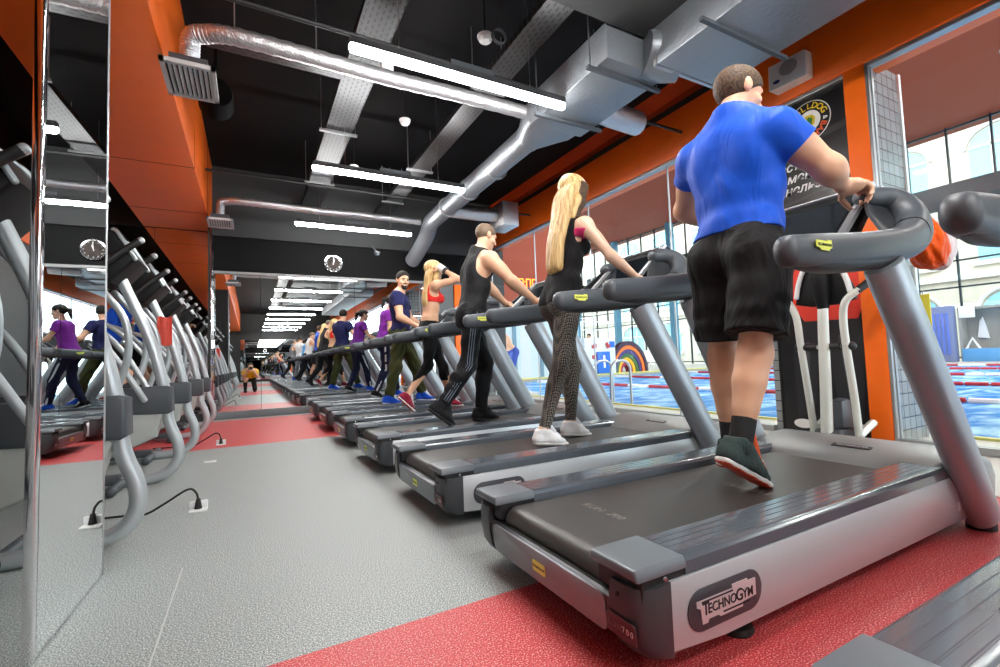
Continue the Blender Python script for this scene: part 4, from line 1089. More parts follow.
        F.cone(P(-.04, .064), P(.06, .056), .033*q, .037*q, .02, wide=sidev, wf=1.08)
        F.cone(P(.005, .012), P(.11, .062), .040*q, .031*q, .02, wide=sidev, wf=1.12)
        F.cone(P(.06, .062), P(.155, .072), .036*q, .022*q, .02, wide=sidev, wf=1.4)
        F.cone(P(-.005, -.06), P(.0, .03), .028*q, .028*q, .0, op='sub') if False else None
        F.cut(dn, P(0, .10-sole_h*.7))
        F.cut(unit(-dn*.9-td*.35), P(0, -.022))
        sh = field_obj('shoe_upper', F, upper_m, s.t, s.base)
        if label: sh['label'] = label
        bm = B()
        for i in range(5):
            f = .045+.018*i; d = -.010+.0105*i; w = .027
            tube(bm, [P(f, d+.012, -w)-s.base, P(f+.006, d-.004, 0)-s.base, P(f, d+.012, w)-s.base], .0055*q, n=6, sub=4, flat=1.3)
        obj('laces', bm, lace_m, sh)
        F = Field(lo, hi, h); F.cone(P(.022, -.034), P(.075, .010), .024*q, .020*q, .01, wide=sidev, wf=1.35); F.cut(-dn, P(0, -.050)); field_obj('tongue', F, lace_m, sh, s.base, 1)
        if sock_m is not None:
            F = Field(lo, hi, h); kn = j['kn'+sd]; u_ = unit(kn-an)
            F.cone(an-u_*.03, an+u_*.2, .040*q, .043*q, .01, clip=[(u_, an+u_*sock_h)]); field_obj('sock', F, sock_m, s.t, s.base)
        return sh
    def short_hair(s, m, th=.012, front=.045, nape=-.075, side=True, lift=.0):
        def bld(F):
            q = s.sc; c = s.J['head']; r, f, u = s.hr, s.hf, s.hu; P = lambda x, y, z: c+(r*x+f*y+u*z)*q
            F.ell(P(0, -.014, .032+lift), (r, f, u), V(.074+th, .094+th, .083+th)*q, .01)
            n = unit(f*.5-u*.85) if False else None
            # hairline plane from forehead to nape
            a = P(0, .082, front); b = P(0, -.085, nape); d = b-a; nn = unit(np.cross(d, r)); 
            if np.dot(nn, u) > 0: nn = -nn
            F.cut(nn, (a+b)/2)
        lo = s.J['head']-.2; hi = s.J['head']+.2
        F = Field(lo, hi, .005); bld(F)
        return field_obj('hair', F, m, s.t, s.base)
    def eyes(s):
        q = s.sc; c = s.J['head']; r, f, u = s.hr, s.hf, s.hu; P = lambda x, y, z: c+(r*x+f*y+u*z)*q
        for sd in (-1, 1):
            F = Field(P(sd*.031, .08, .002)-.03, P(sd*.031, .08, .002)+.03, .0025); F.ell(P(sd*.031, .076, .001), (r, f, u), V(.012, .011, .0075)*q, 0); e = field_obj('eye', F, eye_white, s.t, s.base, 1)
            F = Field(P(sd*.031, .08, .002)-.03, P(sd*.031, .08, .002)+.03, .0025); F.ell(P(sd*.031, .0835, .001), (r, f, u), V(.0075, .0050, .0072)*q, 0); field_obj('iris', F, eye_dark, e, (0, 0, 0) if False else s.base, 1)
            F = Field(P(sd*.031, .08, .022)-.04, P(sd*.031, .08, .022)+.04, .003); F.cone(P(sd*.016, .088, .020), P(sd*.046, .080, .021), .0075*q, .0055*q, 0); field_obj('eyebrow', F, hair_black, s.t, s.base, 1)
# ---- garments
def g_tshirt(p, m, sleeve=.62, hem=.10, inf=.014, label=None, name='t_shirt', loose=.012, sl=.016, h=None, collar=.012):
    def b(F):
        j = p.J; p.torso(F, inf, loose)
        L = j['C7']-j['pel']
        if collar > .015: p.neck(F, .010)
        for sd in 'RL': p.arm(F, sd, sl, .03, up_to=sleeve)
        q = p.sc
        ph = random.random()*6
        F.ripple(.0028, lambda x, y, z: np.sin(34*z+9*np.sin(6*x+ph)+7*y+ph)*np.clip((j['pel'][2]+.42-z)*3, 0.15, 1))
        F.cut(-p.up, j['pel']+L*hem)
        F.cut(unit(p.up*.95+p.fwd*.30), j['C7']+p.up*collar*q)
    return p.cloth(name, m, b, label, h)
def g_tank(p, m, hem=.02, inf=.011, label=None, name='tank_top', strap=.085, armcut=.095, back=0, h=None):
    def b(F):
        j = p.J; p.torso(F, inf, .008)
        L = j['C7']-j['pel']; ph = random.random()*6
        F.ripple(.0028, lambda x, y, z: np.sin(36*z+9*np.sin(6*x+ph)+7*y+ph)*np.clip((j['pel'][2]+.42-z)*3, 0.1, 1))
        for sd, sh in ((1, j['shR']), (-1, j['shL'])):
            q = p.sc
            F.cone(sh+p.right*sd*.02*q+p.up*.05*q, sh-p.up*.09*q+p.right*sd*.01*q, armcut*q, (armcut-.012)*q, .01, op='sub', wide=p.fwd, wf=1.4)
        F.cone(j['C7']+p.fwd*.01+p.up*.03, j['C7']-p.up*.02*p.sc+p.fwd*.02, (.075 if not back else .09)*p.sc, .07*p.sc, .02, op='sub')
        F.cut(-p.up, j['pel']+L*hem)
    return p.cloth(name, m, b, label, h)
def g_shorts(p, m, length=.86, inf=.03, waist=.20, label=None, name='shorts', h=None):
    def b(F):
        j = p.J; q = p.sc; L = j['C7']-j['pel']
        p.torso(F, .017, 0, hip=True, chest=False, shoulders=False, neck=False)
        for sd in 'RL':
            hp, kn = j['hip'+sd], j['kn'+sd]; c = hp+(kn-hp)*length
            F.cone(hp, kn, (.098+inf*.4)*q, (.078+inf)*q, .03, clip=[(kn-hp, c)], wide=p.fwd, wf=1.08)
        ph = 1.3
        F.ripple(.002, lambda x, y, z: np.sin(26*x+11*np.sin(7*z)+9*y+ph))
        F.cut(p.up, j['pel']+L*waist)
    return p.cloth(name, m, b, label, h)
def g_trousers(p, m, inf=.014, infc=.014, end=.97, waist=.16, label=None, name='trousers', rip=.0035, h=None, hipinf=.012):
    def b(F):
        j = p.J; L = j['C7']-j['pel']
        p.torso(F, hipinf, 0, chest=False, shoulders=False, neck=False)
        for sd in 'RL': p.leg(F, sd, inf, infc, clip_l=end if end <= 1 else None)
        if rip: F.ripple(rip, lambda x, y, z: np.sin(40*z+8*np.sin(9*x)+11*y))
        F.cut(p.up, j['pel']+L*waist)
    return p.cloth(name, m, b, label, h)
def g_side_stripe(p, m, offs, width, inf, infc, top=.05, end=.97, name='side_stripe', h=None, sides='RL'):
    """ribbons down the outer side of the legs"""
    j = p.J; lo, hi = p.bounds(.2); hh = h or .004
    for sd in sides:
        sg = 1 if sd == 'R' else -1
        pts = np.array([j['hip'+sd], j['kn'+sd], j['an'+sd]])
        F = Field(pts.min(0)-.16, pts.max(0)+.16, hh); p.leg(F, sd, inf+.0025, infc+.0025, clip_l=end)
        out = p.hipx*sg
        X, Y, Z = F.ax[0][:, None, None], F.ax[1][None, :, None], F.ax[2][None, None, :]
        best = None
        for a, b in ((pts[0], pts[1]), (pts[1], pts[2])):
            v = b-a; t = np.clip(((X-a[0])*v[0]+(Y-a[1])*v[1]+(Z-a[2])*v[2])/(v@v), 0, 1)
            fw = unit(np.cross(unit(v), out))
            d0 = (X-a[0]-t*v[0]); d1 = (Y-a[1]-t*v[1]); d2 = (Z-a[2]-t*v[2])
            s_ = d0*fw[0]+d1*fw[1]+d2*fw[2]; o_ = d0*out[0]+d1*out[1]+d2*out[2]; dist = d0**2+d1**2+d2**2
            sl = np.min([np.abs(s_-o)-width/2 for o in offs], axis=0); sl = np.maximum(sl, .012-o_)
            if best is None: best, bd = sl, dist
            else: best = np.where(dist < bd, sl, best)
        F.F = np.maximum(F.F, best.astype(np.float32))
        S = F
        # hollow: only a thin skin
        F2 = Field(pts.min(0)-.16, pts.max(0)+.16, hh); p.leg(F2, sd, inf-.004, infc-.004)
        F.F = np.maximum(F.F, -F2.F)
        field_obj(name, F, m, p.t, p.base, 1)

blue_shirt = cloth_mat('blue_sport_shirt', rgb(20, 84, 206), .3, 7, rough=.5, sheen=.3)
black_cloth = cloth_mat('black_fabric', rgb(24, 24, 26), .5, 8, rough=.75)
black_shorts_m = cloth_mat('black_shorts', rgb(30, 29, 30), .6, 9, rough=.7)
navy_cloth = cloth_mat('navy_fabric', rgb(38, 40, 84), .4, 8)
olive_cloth = cloth_mat('olive_fabric', rgb(62, 66, 36), .6, 9)
purple_cloth = cloth_mat('purple_fabric', rgb(122, 44, 150), .4, 9)
red_bra_m = cloth_mat('red_bra', rgb(226, 52, 48), .2, 12)
black_pants = cloth_mat('black_track_pants', rgb(24, 25, 28), .6, 10, rough=.6)
tank_grey = cloth_mat('charcoal_tank', rgb(44, 44, 46), .5, 9)
navy_pants = cloth_mat('navy_track_pants', rgb(28, 32, 58), .5, 9)
yellow_cloth = cloth_mat('yellow_tee', rgb(222, 176, 40), .4, 9)
stripe_grey = mat('stripe_grey', rgb(110, 122, 140), rough=.6)
stripe_white = mat('stripe_white', rgb(215, 218, 225), rough=.6)
shoe_green = cloth_mat('shoe_grey_green', rgb(62, 76, 74), .2, 60)
shoe_black = cloth_mat('shoe_black', rgb(32, 32, 34), .2, 60)
shoe_white = cloth_mat('shoe_white', rgb(232, 233, 234), .2, 60)
shoe_blue = cloth_mat('shoe_blue', rgb(28, 80, 200), .2, 60)
shoe_red = cloth_mat('shoe_maroon', rgb(150, 40, 62), .2, 60)
sole_white = mat('sole_white', rgb(236, 236, 234), rough=.5)
sole_black = mat('sole_black', rgb(36, 36, 38), rough=.5)
sole_red = mat('sole_orange_red', rgb(226, 74, 42), rough=.5)
lace_orange = mat('lace_orange', rgb(245, 100, 35), rough=.6)
lace_grey = mat('lace_grey', rgb(190, 190, 190), rough=.6)
sock_black = mat('sock_black', rgb(28, 28, 30), rough=.8)
sock_white = mat('sock_white', rgb(225, 225, 225), rough=.8)
def houndstooth():
    m = mat('patterned_leggings', rgb(90, 86, 80), rough=.7)
    nt = m.node_tree; b = nt.nodes['Principled BSDF']; L = nt.links.new
    tc = nt.nodes.new('ShaderNodeTexCoord'); mp = nt.nodes.new('ShaderNodeMapping'); mp.inputs['Rotation'].default_value = (.5, .6, .3)
    ck = nt.nodes.new('ShaderNodeTexChecker'); ck.inputs['Scale'].default_value = 95
    ck.inputs['Color1'].default_value = (*rgb(22, 21, 22), 1); ck.inputs['Color2'].default_value = (*rgb(116, 109, 100), 1)
    L(tc.outputs['Object'], mp.inputs['Vector']); L(mp.outputs['Vector'], ck.inputs['Vector']); L(ck.outputs['Color'], b.inputs['Base Color']); return m
leggings_m = houndstooth()

GRIP = dict(curl=(55, 60, 35))
# ------------------------------------------------------------------ 1: man in the blue T-shirt
J = dict(pel=(1.91, 1.28, 1.235), C7=(1.955, 1.285, 1.84), head=(1.985, 1.275, 1.965), face=(.90, -.36, -.30), headup=(.2, 0, 1),
         shR=(1.945, 1.095, 1.705), elR=(2.10, .985, 1.525), wrR=(2.30, 1.03, 1.50), shL=(1.92, 1.48, 1.72), elL=(2.05, 1.66, 1.55), wrL=(2.30, 1.60, 1.47),
         hipR=(1.90, 1.18, 1.165), knR=(1.80, 1.165, .775), anR=(1.675, 1.165, .435), toeR=(.88, -.04, -.47), hipL=(1.91, 1.385, 1.165), knL=(1.93, 1.40, .76), anL=(1.95, 1.40, .375), toeL=(.97, .04, -.10), ground=.245)
p = Person('person', 'man in blue T-shirt and black shorts walking on the nearest treadmill, back to the camera', J, 1.03, .0055, muscle=1.22)
p.body(handR=dict(d=(.90, -.25, .04), n=(.1, -.15, -1), curl=(38, 50, 35), size=1.08), handL=dict(d=(.9, -.1, -.1), n=(.1, 0, -1), **GRIP))
g_tshirt(p, blue_shirt, .42, .10, .016, sl=.012, collar=.022)
g_shorts(p, black_shorts_m, .80, .034, .19)
p.short_hair(hair_brown, .013, .050, -.10)
p.shoe('R', shoe_green, sole_white, lace_orange, sock_black, accent=sole_red, sock_h=.10)
p.shoe('L', shoe_green, sole_white, lace_orange, sock_black, accent=sole_red, sock_h=.10)

# ------------------------------------------------------------------ 2: long-haired blonde woman
J = dict(pel=(1.84, 2.52, 1.20), C7=(1.925, 2.52, 1.735), head=(1.98, 2.52, 1.93), face=(.95, .15, -.2), headup=(.15, 0, 1),
         shR=(1.935, 2.355, 1.655), elR=(2.03, 2.22, 1.42), wrR=(2.20, 2.16, 1.27), shL=(1.95, 2.675, 1.655), elL=(2.06, 2.80, 1.43), wrL=(2.25, 2.86, 1.30),
         hipR=(1.83, 2.435, 1.11), knR=(1.74, 2.43, .72), anR=(1.60, 2.43, .345), toeR=(.985, -.03, -.12), hipL=(1.86, 2.60, 1.11), knL=(1.97, 2.60, .725), anL=(1.93, 2.60, .345), toeL=(.985, .03, -.10), ground=.245)
p = Person('person', 'woman with very long blonde hair, black top and patterned leggings, walking on the second treadmill', J, .97, .0065, female=True, skin_m=skin_pale)
p.body(handR=dict(d=(.9, .1, -.3), n=(0, .1, -1), curl=(25, 30, 20)), handL=dict(d=(.9, -.1, -.3), n=(0, -.1, -1), curl=(25, 30, 20)))
g_tank(p, black_cloth, -.14, .010, armcut=.066, back=0)
def bra_back(F):
    j = p.J; p.torso(F, .0055, 0); L = j['C7']-j['pel']; c = j['pel']+L*.765
    F.cut(p.up, c+p.up*.012); F.cut(-p.up, c-p.up*.03)
p.cloth('sports_bra', mat('pink_bra', rgb(240, 60, 130), rough=.6), bra_back, 'pink bra edge above the black top')
g_trousers(p, leggings_m, .004, .004, .99, .10, name='leggings', rip=0, hipinf=.005)
def long_hair(p, m, ends, width, name='hair', inf=.014, taper=.55):
    q = p.sc; c = p.J['head']; r, f, u = p.hr, p.hf, p.hu; P = lambda x, y, z: c+(r*x+f*y+u*z)*q
    pts = [P(0, -.045, .02), P(0, -.085, -.06)]+[np.array(e, float) for e in ends]
    A = np.array(pts); lo = np.minimum(A.min(0), c)-.18; hi = np.maximum(A.max(0), c)+.18
    F = Field(lo, hi, .0055)
    F.ell(P(0, -.016, .032), (r, f, u), V(.076+inf, .096+inf, .084+inf)*q, .01)
    F.cut(unit(f*1.0-u*.35), P(0, .074, .03))
    a = P(0, .082, .052); b_ = P(0, -.06, -.10)
    F2 = Field(lo, hi, .0055)
    for sd in (-1, 1):
        F.cone(P(sd*.066, .005, .01), P(sd*.072, -.03, -.10), .036*q, .034*q, .03)
        F.cone(P(sd*.072, -.03, -.10), P(sd*.07, -.05, -.22), .034*q, .026*q, .03)
    pts = [x for x in crom(pts, 6)]; n = len(pts)
    for i in range(n-1):
        w0 = width*min(1, .72+.28*i/6)*(1-(1-taper)*max(0, i/(n-1)-.3)/.7)
        F.cone(pts[i], pts[i+1], .036*q, .036*q, .012, wide=p.right, wf=w0/.036)
    ph = 0
    F.ripple(.0025, lambda x, y, z: np.sin(130*(y*p.right[1]+x*p.right[0]))+.5*np.sin(231*(y*p.right[1]+x*p.right[0])+1))
    return field_obj(name, F, m, p.t, p.base, 1)
long_hair(p, hair_blonde, [(1.845, 2.50, 1.72), (1.795, 2.495, 1.56), (1.775, 2.49, 1.42), (1.775, 2.49, 1.37)], .115)
F = Field(p.J['head']-.3, p.J['head']+.2, .0055)
P_ = lambda x, y, z: p.J['head']+(p.hr*x+p.hf*y+p.hu*z)*p.sc
F.ell(P_(0, -.010, .034), (p.hr, p.hf, p.hu), V(.092, .112, .100)*p.sc, .01)
F.cut(p.hf, P_(0, .035, 0)); F.cut(-p.hf, P_(0, .022, 0)); F.cut(-p.hu, P_(0, 0, .035))
field_obj('headband', F, stripe_white, p.t, p.base, 1)
F = Field(p.J['head']-.3, p.J['head']+.2, .0055)
for k_ in (0, 1): F.cone(P_(.074, .030-.03*k_, .035), P_(.082, .012-.03*k_, -.10), .030, .027, .02); F.cone(P_(.082, .012-.03*k_, -.10), P_(.075, -.005-.02*k_, -.20), .027, .015, .02)
field_obj('hair_underlayer', F, hair_brown, p.t, p.base, 1)['label'] = 'dark brown lower layer of hair'
bm = B()
for nme, sg in (('R', 1), ('L', -1)):
    pass
p.shoe('R', shoe_white, sole_white, stripe_white, None, label=None)
p.shoe('L', shoe_white, sole_white, stripe_white, None)

# ------------------------------------------------------------------ 3: man in the black tank top
J = dict(pel=(1.755, 3.77, 1.22), C7=(1.85, 3.77, 1.765), head=(1.925, 3.765, 1.93), face=(.94, .05, -.30), headup=(.25, 0, 1),
         shR=(1.865, 3.575, 1.68), elR=(2.0, 3.44, 1.46), wrR=(2.19, 3.38, 1.29), shL=(1.89, 3.965, 1.69), elL=(2.08, 4.03, 1.50), wrL=(2.28, 4.08, 1.36),
         hipR=(1.72, 3.675, 1.15), knR=(1.66, 3.67, .75), anR=(1.415, 3.67, .43), toeR=(.78, -.03, -.62), hipL=(1.78, 3.865, 1.15), knL=(1.92, 3.86, .75), anL=(1.86, 3.86, .35), toeL=(.985, .03, -.10), ground=.245)
p = Person('person', 'man with shaved head in black tank top and black track pants, third treadmill', J, 1.02, .0065, muscle=1.1)
p.body(handR=dict(d=(.9, .05, -.35), n=(0, .1, -1), curl=(25, 30, 20)), handL=dict(d=(.9, -.05, -.3), n=(0, -.1, -1), curl=(30, 35, 20)))
g_tank(p, tank_grey, .0, .011, armcut=.098)
g_trousers(p, black_pants, .014, .017, .99, .10)
g_side_stripe(p, stripe_grey, (-.02, 0, .02), .008, .0185, .0215, end=.93, sides='R')
p.short_hair(hair_buzz, .004, .048, -.075)
p.shoe('R', shoe_black, sole_black, sock_black, sock_black); p.shoe('L', shoe_black, sole_black, sock_black, sock_black)

# ------------------------------------------------------------------ 4: woman in the red sports bra
J = dict(pel=(1.80, 5.02, 1.20), C7=(1.84, 5.02, 1.69), head=(1.875, 5.02, 1.845), face=(.96, .2, .05), headup=(.02, 0, 1),
         shR=(1.84, 4.865, 1.655), elR=(2.05, 4.72, 1.70), wrR=(1.905, 4.86, 1.845), shL=(1.86, 5.175, 1.655), elL=(1.98, 5.36, 1.72), wrL=(1.90, 5.17, 1.86),
         hipR=(1.79, 4.94, 1.11), knR=(1.74, 4.93, .76), anR=(1.50, 4.93, .44), toeR=(.72, 0, -.69), hipL=(1.82, 5.10, 1.11), knL=(1.98, 5.10, .74), anL=(2.06, 5.10, .36), toeL=(.985, .03, -.10), ground=.245)
p = Person('person', 'blonde woman in red sports bra with both hands behind her head on the fourth treadmill', J, .96, .007, female=True)
p.body(handR=dict(d=(-.35, .55, .2), n=(-.3, .7, -.4), curl=(25, 25, 15)), handL=dict(d=(-.35, -.55, .2), n=(-.3, -.7, -.4), curl=(25, 25, 15)))
def bra(F):
    j = p.J; p.torso(F, .008, 0); L = j['C7']-j['pel']; c = j['pel']+L*.66
    for sd, sh in ((1, j['shR']), (-1, j['shL'])):
        F.cone(sh+p.up*.06+p.right*sd*.02, sh-p.up*.07+p.right*sd*.012, .085, .075, .01, op='sub', wide=p.fwd, wf=1.3)
    F.cone(j['C7']+p.up*.05, j['C7']-p.up*.05, .09, .075, .02, op='sub', wide=p.fwd, wf=1.4)
    F.cut(-p.up, c-p.up*.055)
p.cloth('sports_bra', red_bra_m, bra)
g_trousers(p, black_cloth, .006, .008, .30, .10, name='capri_leggings', rip=.004)
long_hair(p, hair_blonde, [(1.78, 5.0, 1.66), (1.75, 4.99, 1.52), (1.755, 4.99, 1.44)], .085)
F = Field(p.J['wrR']-.1, p.J['wrR']+.1, .005); d_ = unit(p.J['wrR']-p.J['elR']); F.cone(p.J['wrR']-d_*.06, p.J['wrR']+d_*.04, .041, .041, 0, clip=[(d_, p.J['wrR']+d_*.04), (-d_, p.J['wrR']-d_*.06)])
field_obj('wristband', F, sole_white, p.t, p.base, 1)
F = Field(p.J['wrR']-.1, p.J['wrR']+.1, .004); F.cone(p.J['wrR']-d_*.07, p.J['wrR']-d_*.04, .0425, .0425, 0, clip=[(d_, p.J['wrR']-d_*.04), (-d_, p.J['wrR']-d_*.075)])
field_obj('wristband_stripe', F, sole_black, p.t, p.base, 1)
p.shoe('R', shoe_red, sole_white, stripe_white, None, accent=sole_red); p.shoe('L', shoe_red, sole_white, stripe_white, None, accent=sole_red)

# ------------------------------------------------------------------ 5: bearded man in navy
J = dict(pel=(1.83, 6.26, 1.22), C7=(1.82, 6.27, 1.76), head=(1.865, 6.23, 1.94), face=(.16, -.96, -.16), headup=(.05, -.1, 1),
         shR=(1.73, 6.075, 1.685), elR=(1.74, 5.98, 1.40), wrR=(1.94, 5.88, 1.27), shL=(1.93, 6.46, 1.685), elL=(2.06, 6.58, 1.44), wrL=(2.28, 6.60, 1.33),
         hipR=(1.78, 6.17, 1.15), knR=(1.72, 6.165, .75), anR=(1.62, 6.165, .355), toeR=(.95, -.25, -.10), hipL=(1.87, 6.355, 1.15), knL=(2.05, 6.36, .76), anL=(2.14, 6.36, .36), toeL=(.985, .03, -.08), ground=.245)
p = Person('person', 'dark-haired bearded man in navy T-shirt and olive trousers looking back from the fifth treadmill', J, 1.02, .007, muscle=1.05)
p.body(handR=dict(d=(.85, -.1, -.4), n=(0, .1, -1), curl=(25, 30, 20)), handL=dict(d=(.9, 0, -.3), n=(0, 0, -1), curl=(30, 35, 20)))
g_tshirt(p, navy_cloth, .5, .02, .012)
g_trousers(p, olive_cloth, .022, .026, .98, .10, rip=.006)
p.short_hair(hair_black, .013, .072, -.085)
p.eyes()
def beard(F):
    q = p.sc; c = p.J['head']; r, f, u = p.hr, p.hf, p.hu; P = lambda x, y, z: c+(r*x+f*y+u*z)*q
    F.cone(P(0, .01, -.045), P(0, .062, -.094), .056*q, .034*q, .025, wide=r, wf=1.14); F.ell(P(0, .070, -.104), (r, f, u), V(.026, .022, .020)*q, .015)
    F.cone(P(-.024, .083, -.048), P(.024, .083, -.048), .008*q, .008*q, .006)
    F.ell(P(0, .095, -.066), (r, f, u), V(.018, .02, .006)*q, .004, op='sub')
    F.cut(u, P(0, 0, -.030)); F.cut(unit(-f*.9-u*.2), P(0, -.02, -.06))
F = Field(p.J['head']-.18, p.J['head']+.18, .004); beard(F); field_obj('beard', F, hair_black, p.t, p.base, 1)
p.shoe('R', shoe_blue, sole_white, stripe_white, None); p.shoe('L', shoe_blue, sole_white, stripe_white, None)

# ------------------------------------------------------------------ 6: woman in purple
J = dict(pel=(1.76, 7.52, 1.18), C7=(1.83, 7.52, 1.68), head=(1.905, 7.50, 1.835), face=(.97, -.05, -.15), headup=(.1, 0, 1),
         shR=(1.82, 7.365, 1.61), elR=(1.80, 7.29, 1.35), wrR=(2.0, 7.22, 1.25), shL=(1.85, 7.675, 1.61), elL=(1.95, 7.75, 1.38), wrL=(2.16, 7.80, 1.28),
         hipR=(1.75, 7.435, 1.09), knR=(1.76, 7.43, .71), anR=(1.60, 7.43, .36), toeR=(.96, 0, -.28), hipL=(1.78, 7.605, 1.09), knL=(1.93, 7.6, .71), anL=(1.98, 7.6, .345), toeL=(.985, .03, -.1), ground=.245)
for k_, v_ in list(J.items()):
    if k_ not in ('face', 'headup', 'toeR', 'toeL', 'ground'): J[k_] = (v_[0]+.15, v_[1], .245+(v_[2]-.245)*.985)
p = Person('person', 'woman in purple T-shirt and navy pants with white side stripe on the last treadmill', J, .95, .008, female=True)
p.body(handR=dict(d=(.85, 0, -.4), n=(0, .1, -1), curl=(25, 30, 20)), handL=dict(d=(.9, 0, -.3), n=(0, 0, -1), curl=(30, 35, 20)))
g_tshirt(p, purple_cloth, .5, -.10, .016)
g_trousers(p, navy_pants, .016, .018, .98, .10)
g_side_stripe(p, stripe_white, (0,), .03, .016, .018, h=.005)
p.short_hair(hair_black, .012, .05, -.07)
F = Field(p.J['head']-.25, p.J['head']+.25, .006); P_ = lambda x, y, z: p.J['head']+(p.hr*x+p.hf*y+p.hu*z)*p.sc
F.cone(P_(0, -.10, .02), P_(0, -.14, .0), .03, .032, .02); F.cone(P_(0, -.14, .0), P_(0, -.15, -.14), .034, .016, .02); field_obj('ponytail', F, hair_black, p.t, p.base, 1)
p.shoe('R', shoe_black, sole_white, stripe_white, None, h=.006); p.shoe('L', shoe_blue, sole_white, stripe_white, None, h=.006)

# ------------------------------------------------------------------ cross-trainer user far down the left row
J = dict(pel=(-1.66, 7.75, 1.20), C7=(-1.45, 7.75, 1.70), head=(-1.33, 7.74, 1.86), face=(.95, -.2, -.2), headup=(.2, 0, 1),
         shR=(-1.42, 7.55, 1.62), elR=(-1.20, 7.45, 1.40), wrR=(-.95, 7.48, 1.42), shL=(-1.42, 7.95, 1.62), elL=(-1.15, 8.04, 1.45), wrL=(-.92, 8.03, 1.50),
         hipR=(-1.66, 7.66, 1.13), knR=(-1.42, 7.64, .78), anR=(-1.62, 7.55, .41), toeR=(.97, 0, -.2), hipL=(-1.66, 7.84, 1.13), knL=(-1.50, 7.88, .72), anL=(-1.62, 7.95, .34), toeL=(.97, 0, -.15), ground=.24)
p = Person('person', 'person in blue shirt and black shorts pedalling the last cross trainer of the left row', J, 1.0, .009)
p.body(handR=dict(d=(.6, 0, .5), n=(.5, .2, -.6), curl=(50, 55, 30)), handL=dict(d=(.6, 0, .5), n=(.5, -.2, -.6), curl=(50, 55, 30)))
g_tshirt(p, blue_shirt, .5, .02, .013); g_shorts(p, black_shorts_m, .6, .02, .12); p.short_hair(hair_brown, .012, .05, -.08)
p.shoe('R', shoe_black, sole_white, stripe_white, sock_white, h=.007); p.shoe('L', shoe_black, sole_white, stripe_white, sock_white, h=.007)

# ------------------------------------------------------------------ kneeling photographer (seen in the end wall mirror)
J = dict(pel=(-.02, -.62, .50), C7=(-.02, -.42, .93) if False else (-.02, -.46, .76), head=(-.01, -.36, .885), face=(0, 1, -.1), headup=(0, .15, 1),
         shR=(.16, -.46, .70), elR=(.20, -.34, .52), wrR=(.08, -.17, .71), shL=(-.20, -.46, .70), elL=(-.22, -.32, .52), wrL=(-.07, -.14, .69),
         hipR=(.08, -.62, .44), knR=(.12, -.30, .10), anR=(.12, -.68, .08), toeR=(0, -.97, -.2), hipL=(-.12, -.62, .44), knL=(-.16, -.30, .42), anL=(-.16, -.42, .10), toeL=(0, .98, -.1), ground=0)
p = Person('person', 'photographer in yellow T-shirt kneeling in the aisle, seen as a reflection in the end mirror', J, .93, .009)
p.body(handR=dict(d=(-.3, .4, .5), n=(-.7, .3, 0), curl=(40, 40, 30)), handL=dict(d=(.4, .4, .4), n=(.2, 0, 1), curl=(40, 40, 30)))
g_tshirt(p, yellow_cloth, .6, .05, .014, h=.009); g_trousers(p, black_cloth, .014, .014, .97, .14, h=.009); p.short_hair(hair_black, .014, .05, -.08)
p.shoe('R', shoe_black, sole_black, sock_black, sock_black, h=.007); p.shoe('L', shoe_black, sole_black, sock_black, sock_black, h=.007)
t = thing('photo_camera', 'black photo camera held by the kneeling photographer, seen in the end mirror', 'camera', (0, -.10, .79))
bm = B(); box(bm, (-.07, -.11, -.05), (.07, -.045, .045), bev=.012); box(bm, (-.025, -.10, .04), (.025, -.05, .07), bev=.008); obj('camera_body', bm, console_black, t)
bm = B(); lathe(bm, [(0, -.06), (.034, -.06), (.036, .02), (.04, .05), (.034, .05), (.03, .035), (0, .03)], n=24, axis='y'); obj('lens', bm, rubber, t)

# ------------------------------------------------------------------ more walkers, seen only small in the end wall mirror
ROOTS = {o['label'].split(' ')[3] if False else o['label']: o for o in C.objects if o.name.startswith('person') and o.type == 'EMPTY'}
def walker(src_key, k, label, swaps):
    src = next(o for l, o in ROOTS.items() if src_key in l)
    c = copy_tree(src); c['label'] = label; c.location = (src.location.x+.1*math.sin(k*2.3), Y1+PITCH*k, src.location.z)
    for ch in c.children:
        nm = ch.name.split('.')[0]
        if nm in swaps:
            ch.material_slots[0].link = 'OBJECT'; ch.material_slots[0].material = swaps[nm]
white_cloth = cloth_mat('white_fabric', rgb(225, 226, 228), .4, 9); grey_cloth = cloth_mat('grey_fabric', rgb(120, 124, 130), .4, 9); red_cloth = cloth_mat('red_fabric', rgb(190, 40, 40), .4, 9)
walker('black tank top and', -2, 'man in white tank top, seen only in the end wall mirror', {'tank_top': white_cloth})
walker('purple', -3, 'woman in light blue top, seen only in the end wall mirror', {'t_shirt': cloth_mat('sky_fabric', rgb(90, 160, 220), .4, 9)})
walker('bearded', -4, 'man in white T-shirt and grey trousers, seen only in the end wall mirror', {'t_shirt': white_cloth, 'trousers': grey_cloth})
walker('purple', -5, 'woman in red top, seen only in the end wall mirror', {'t_shirt': red_cloth})
walker('black tank top and', -6, 'man in grey tank top, seen only in the end wall mirror', {'tank_top': grey_cloth})
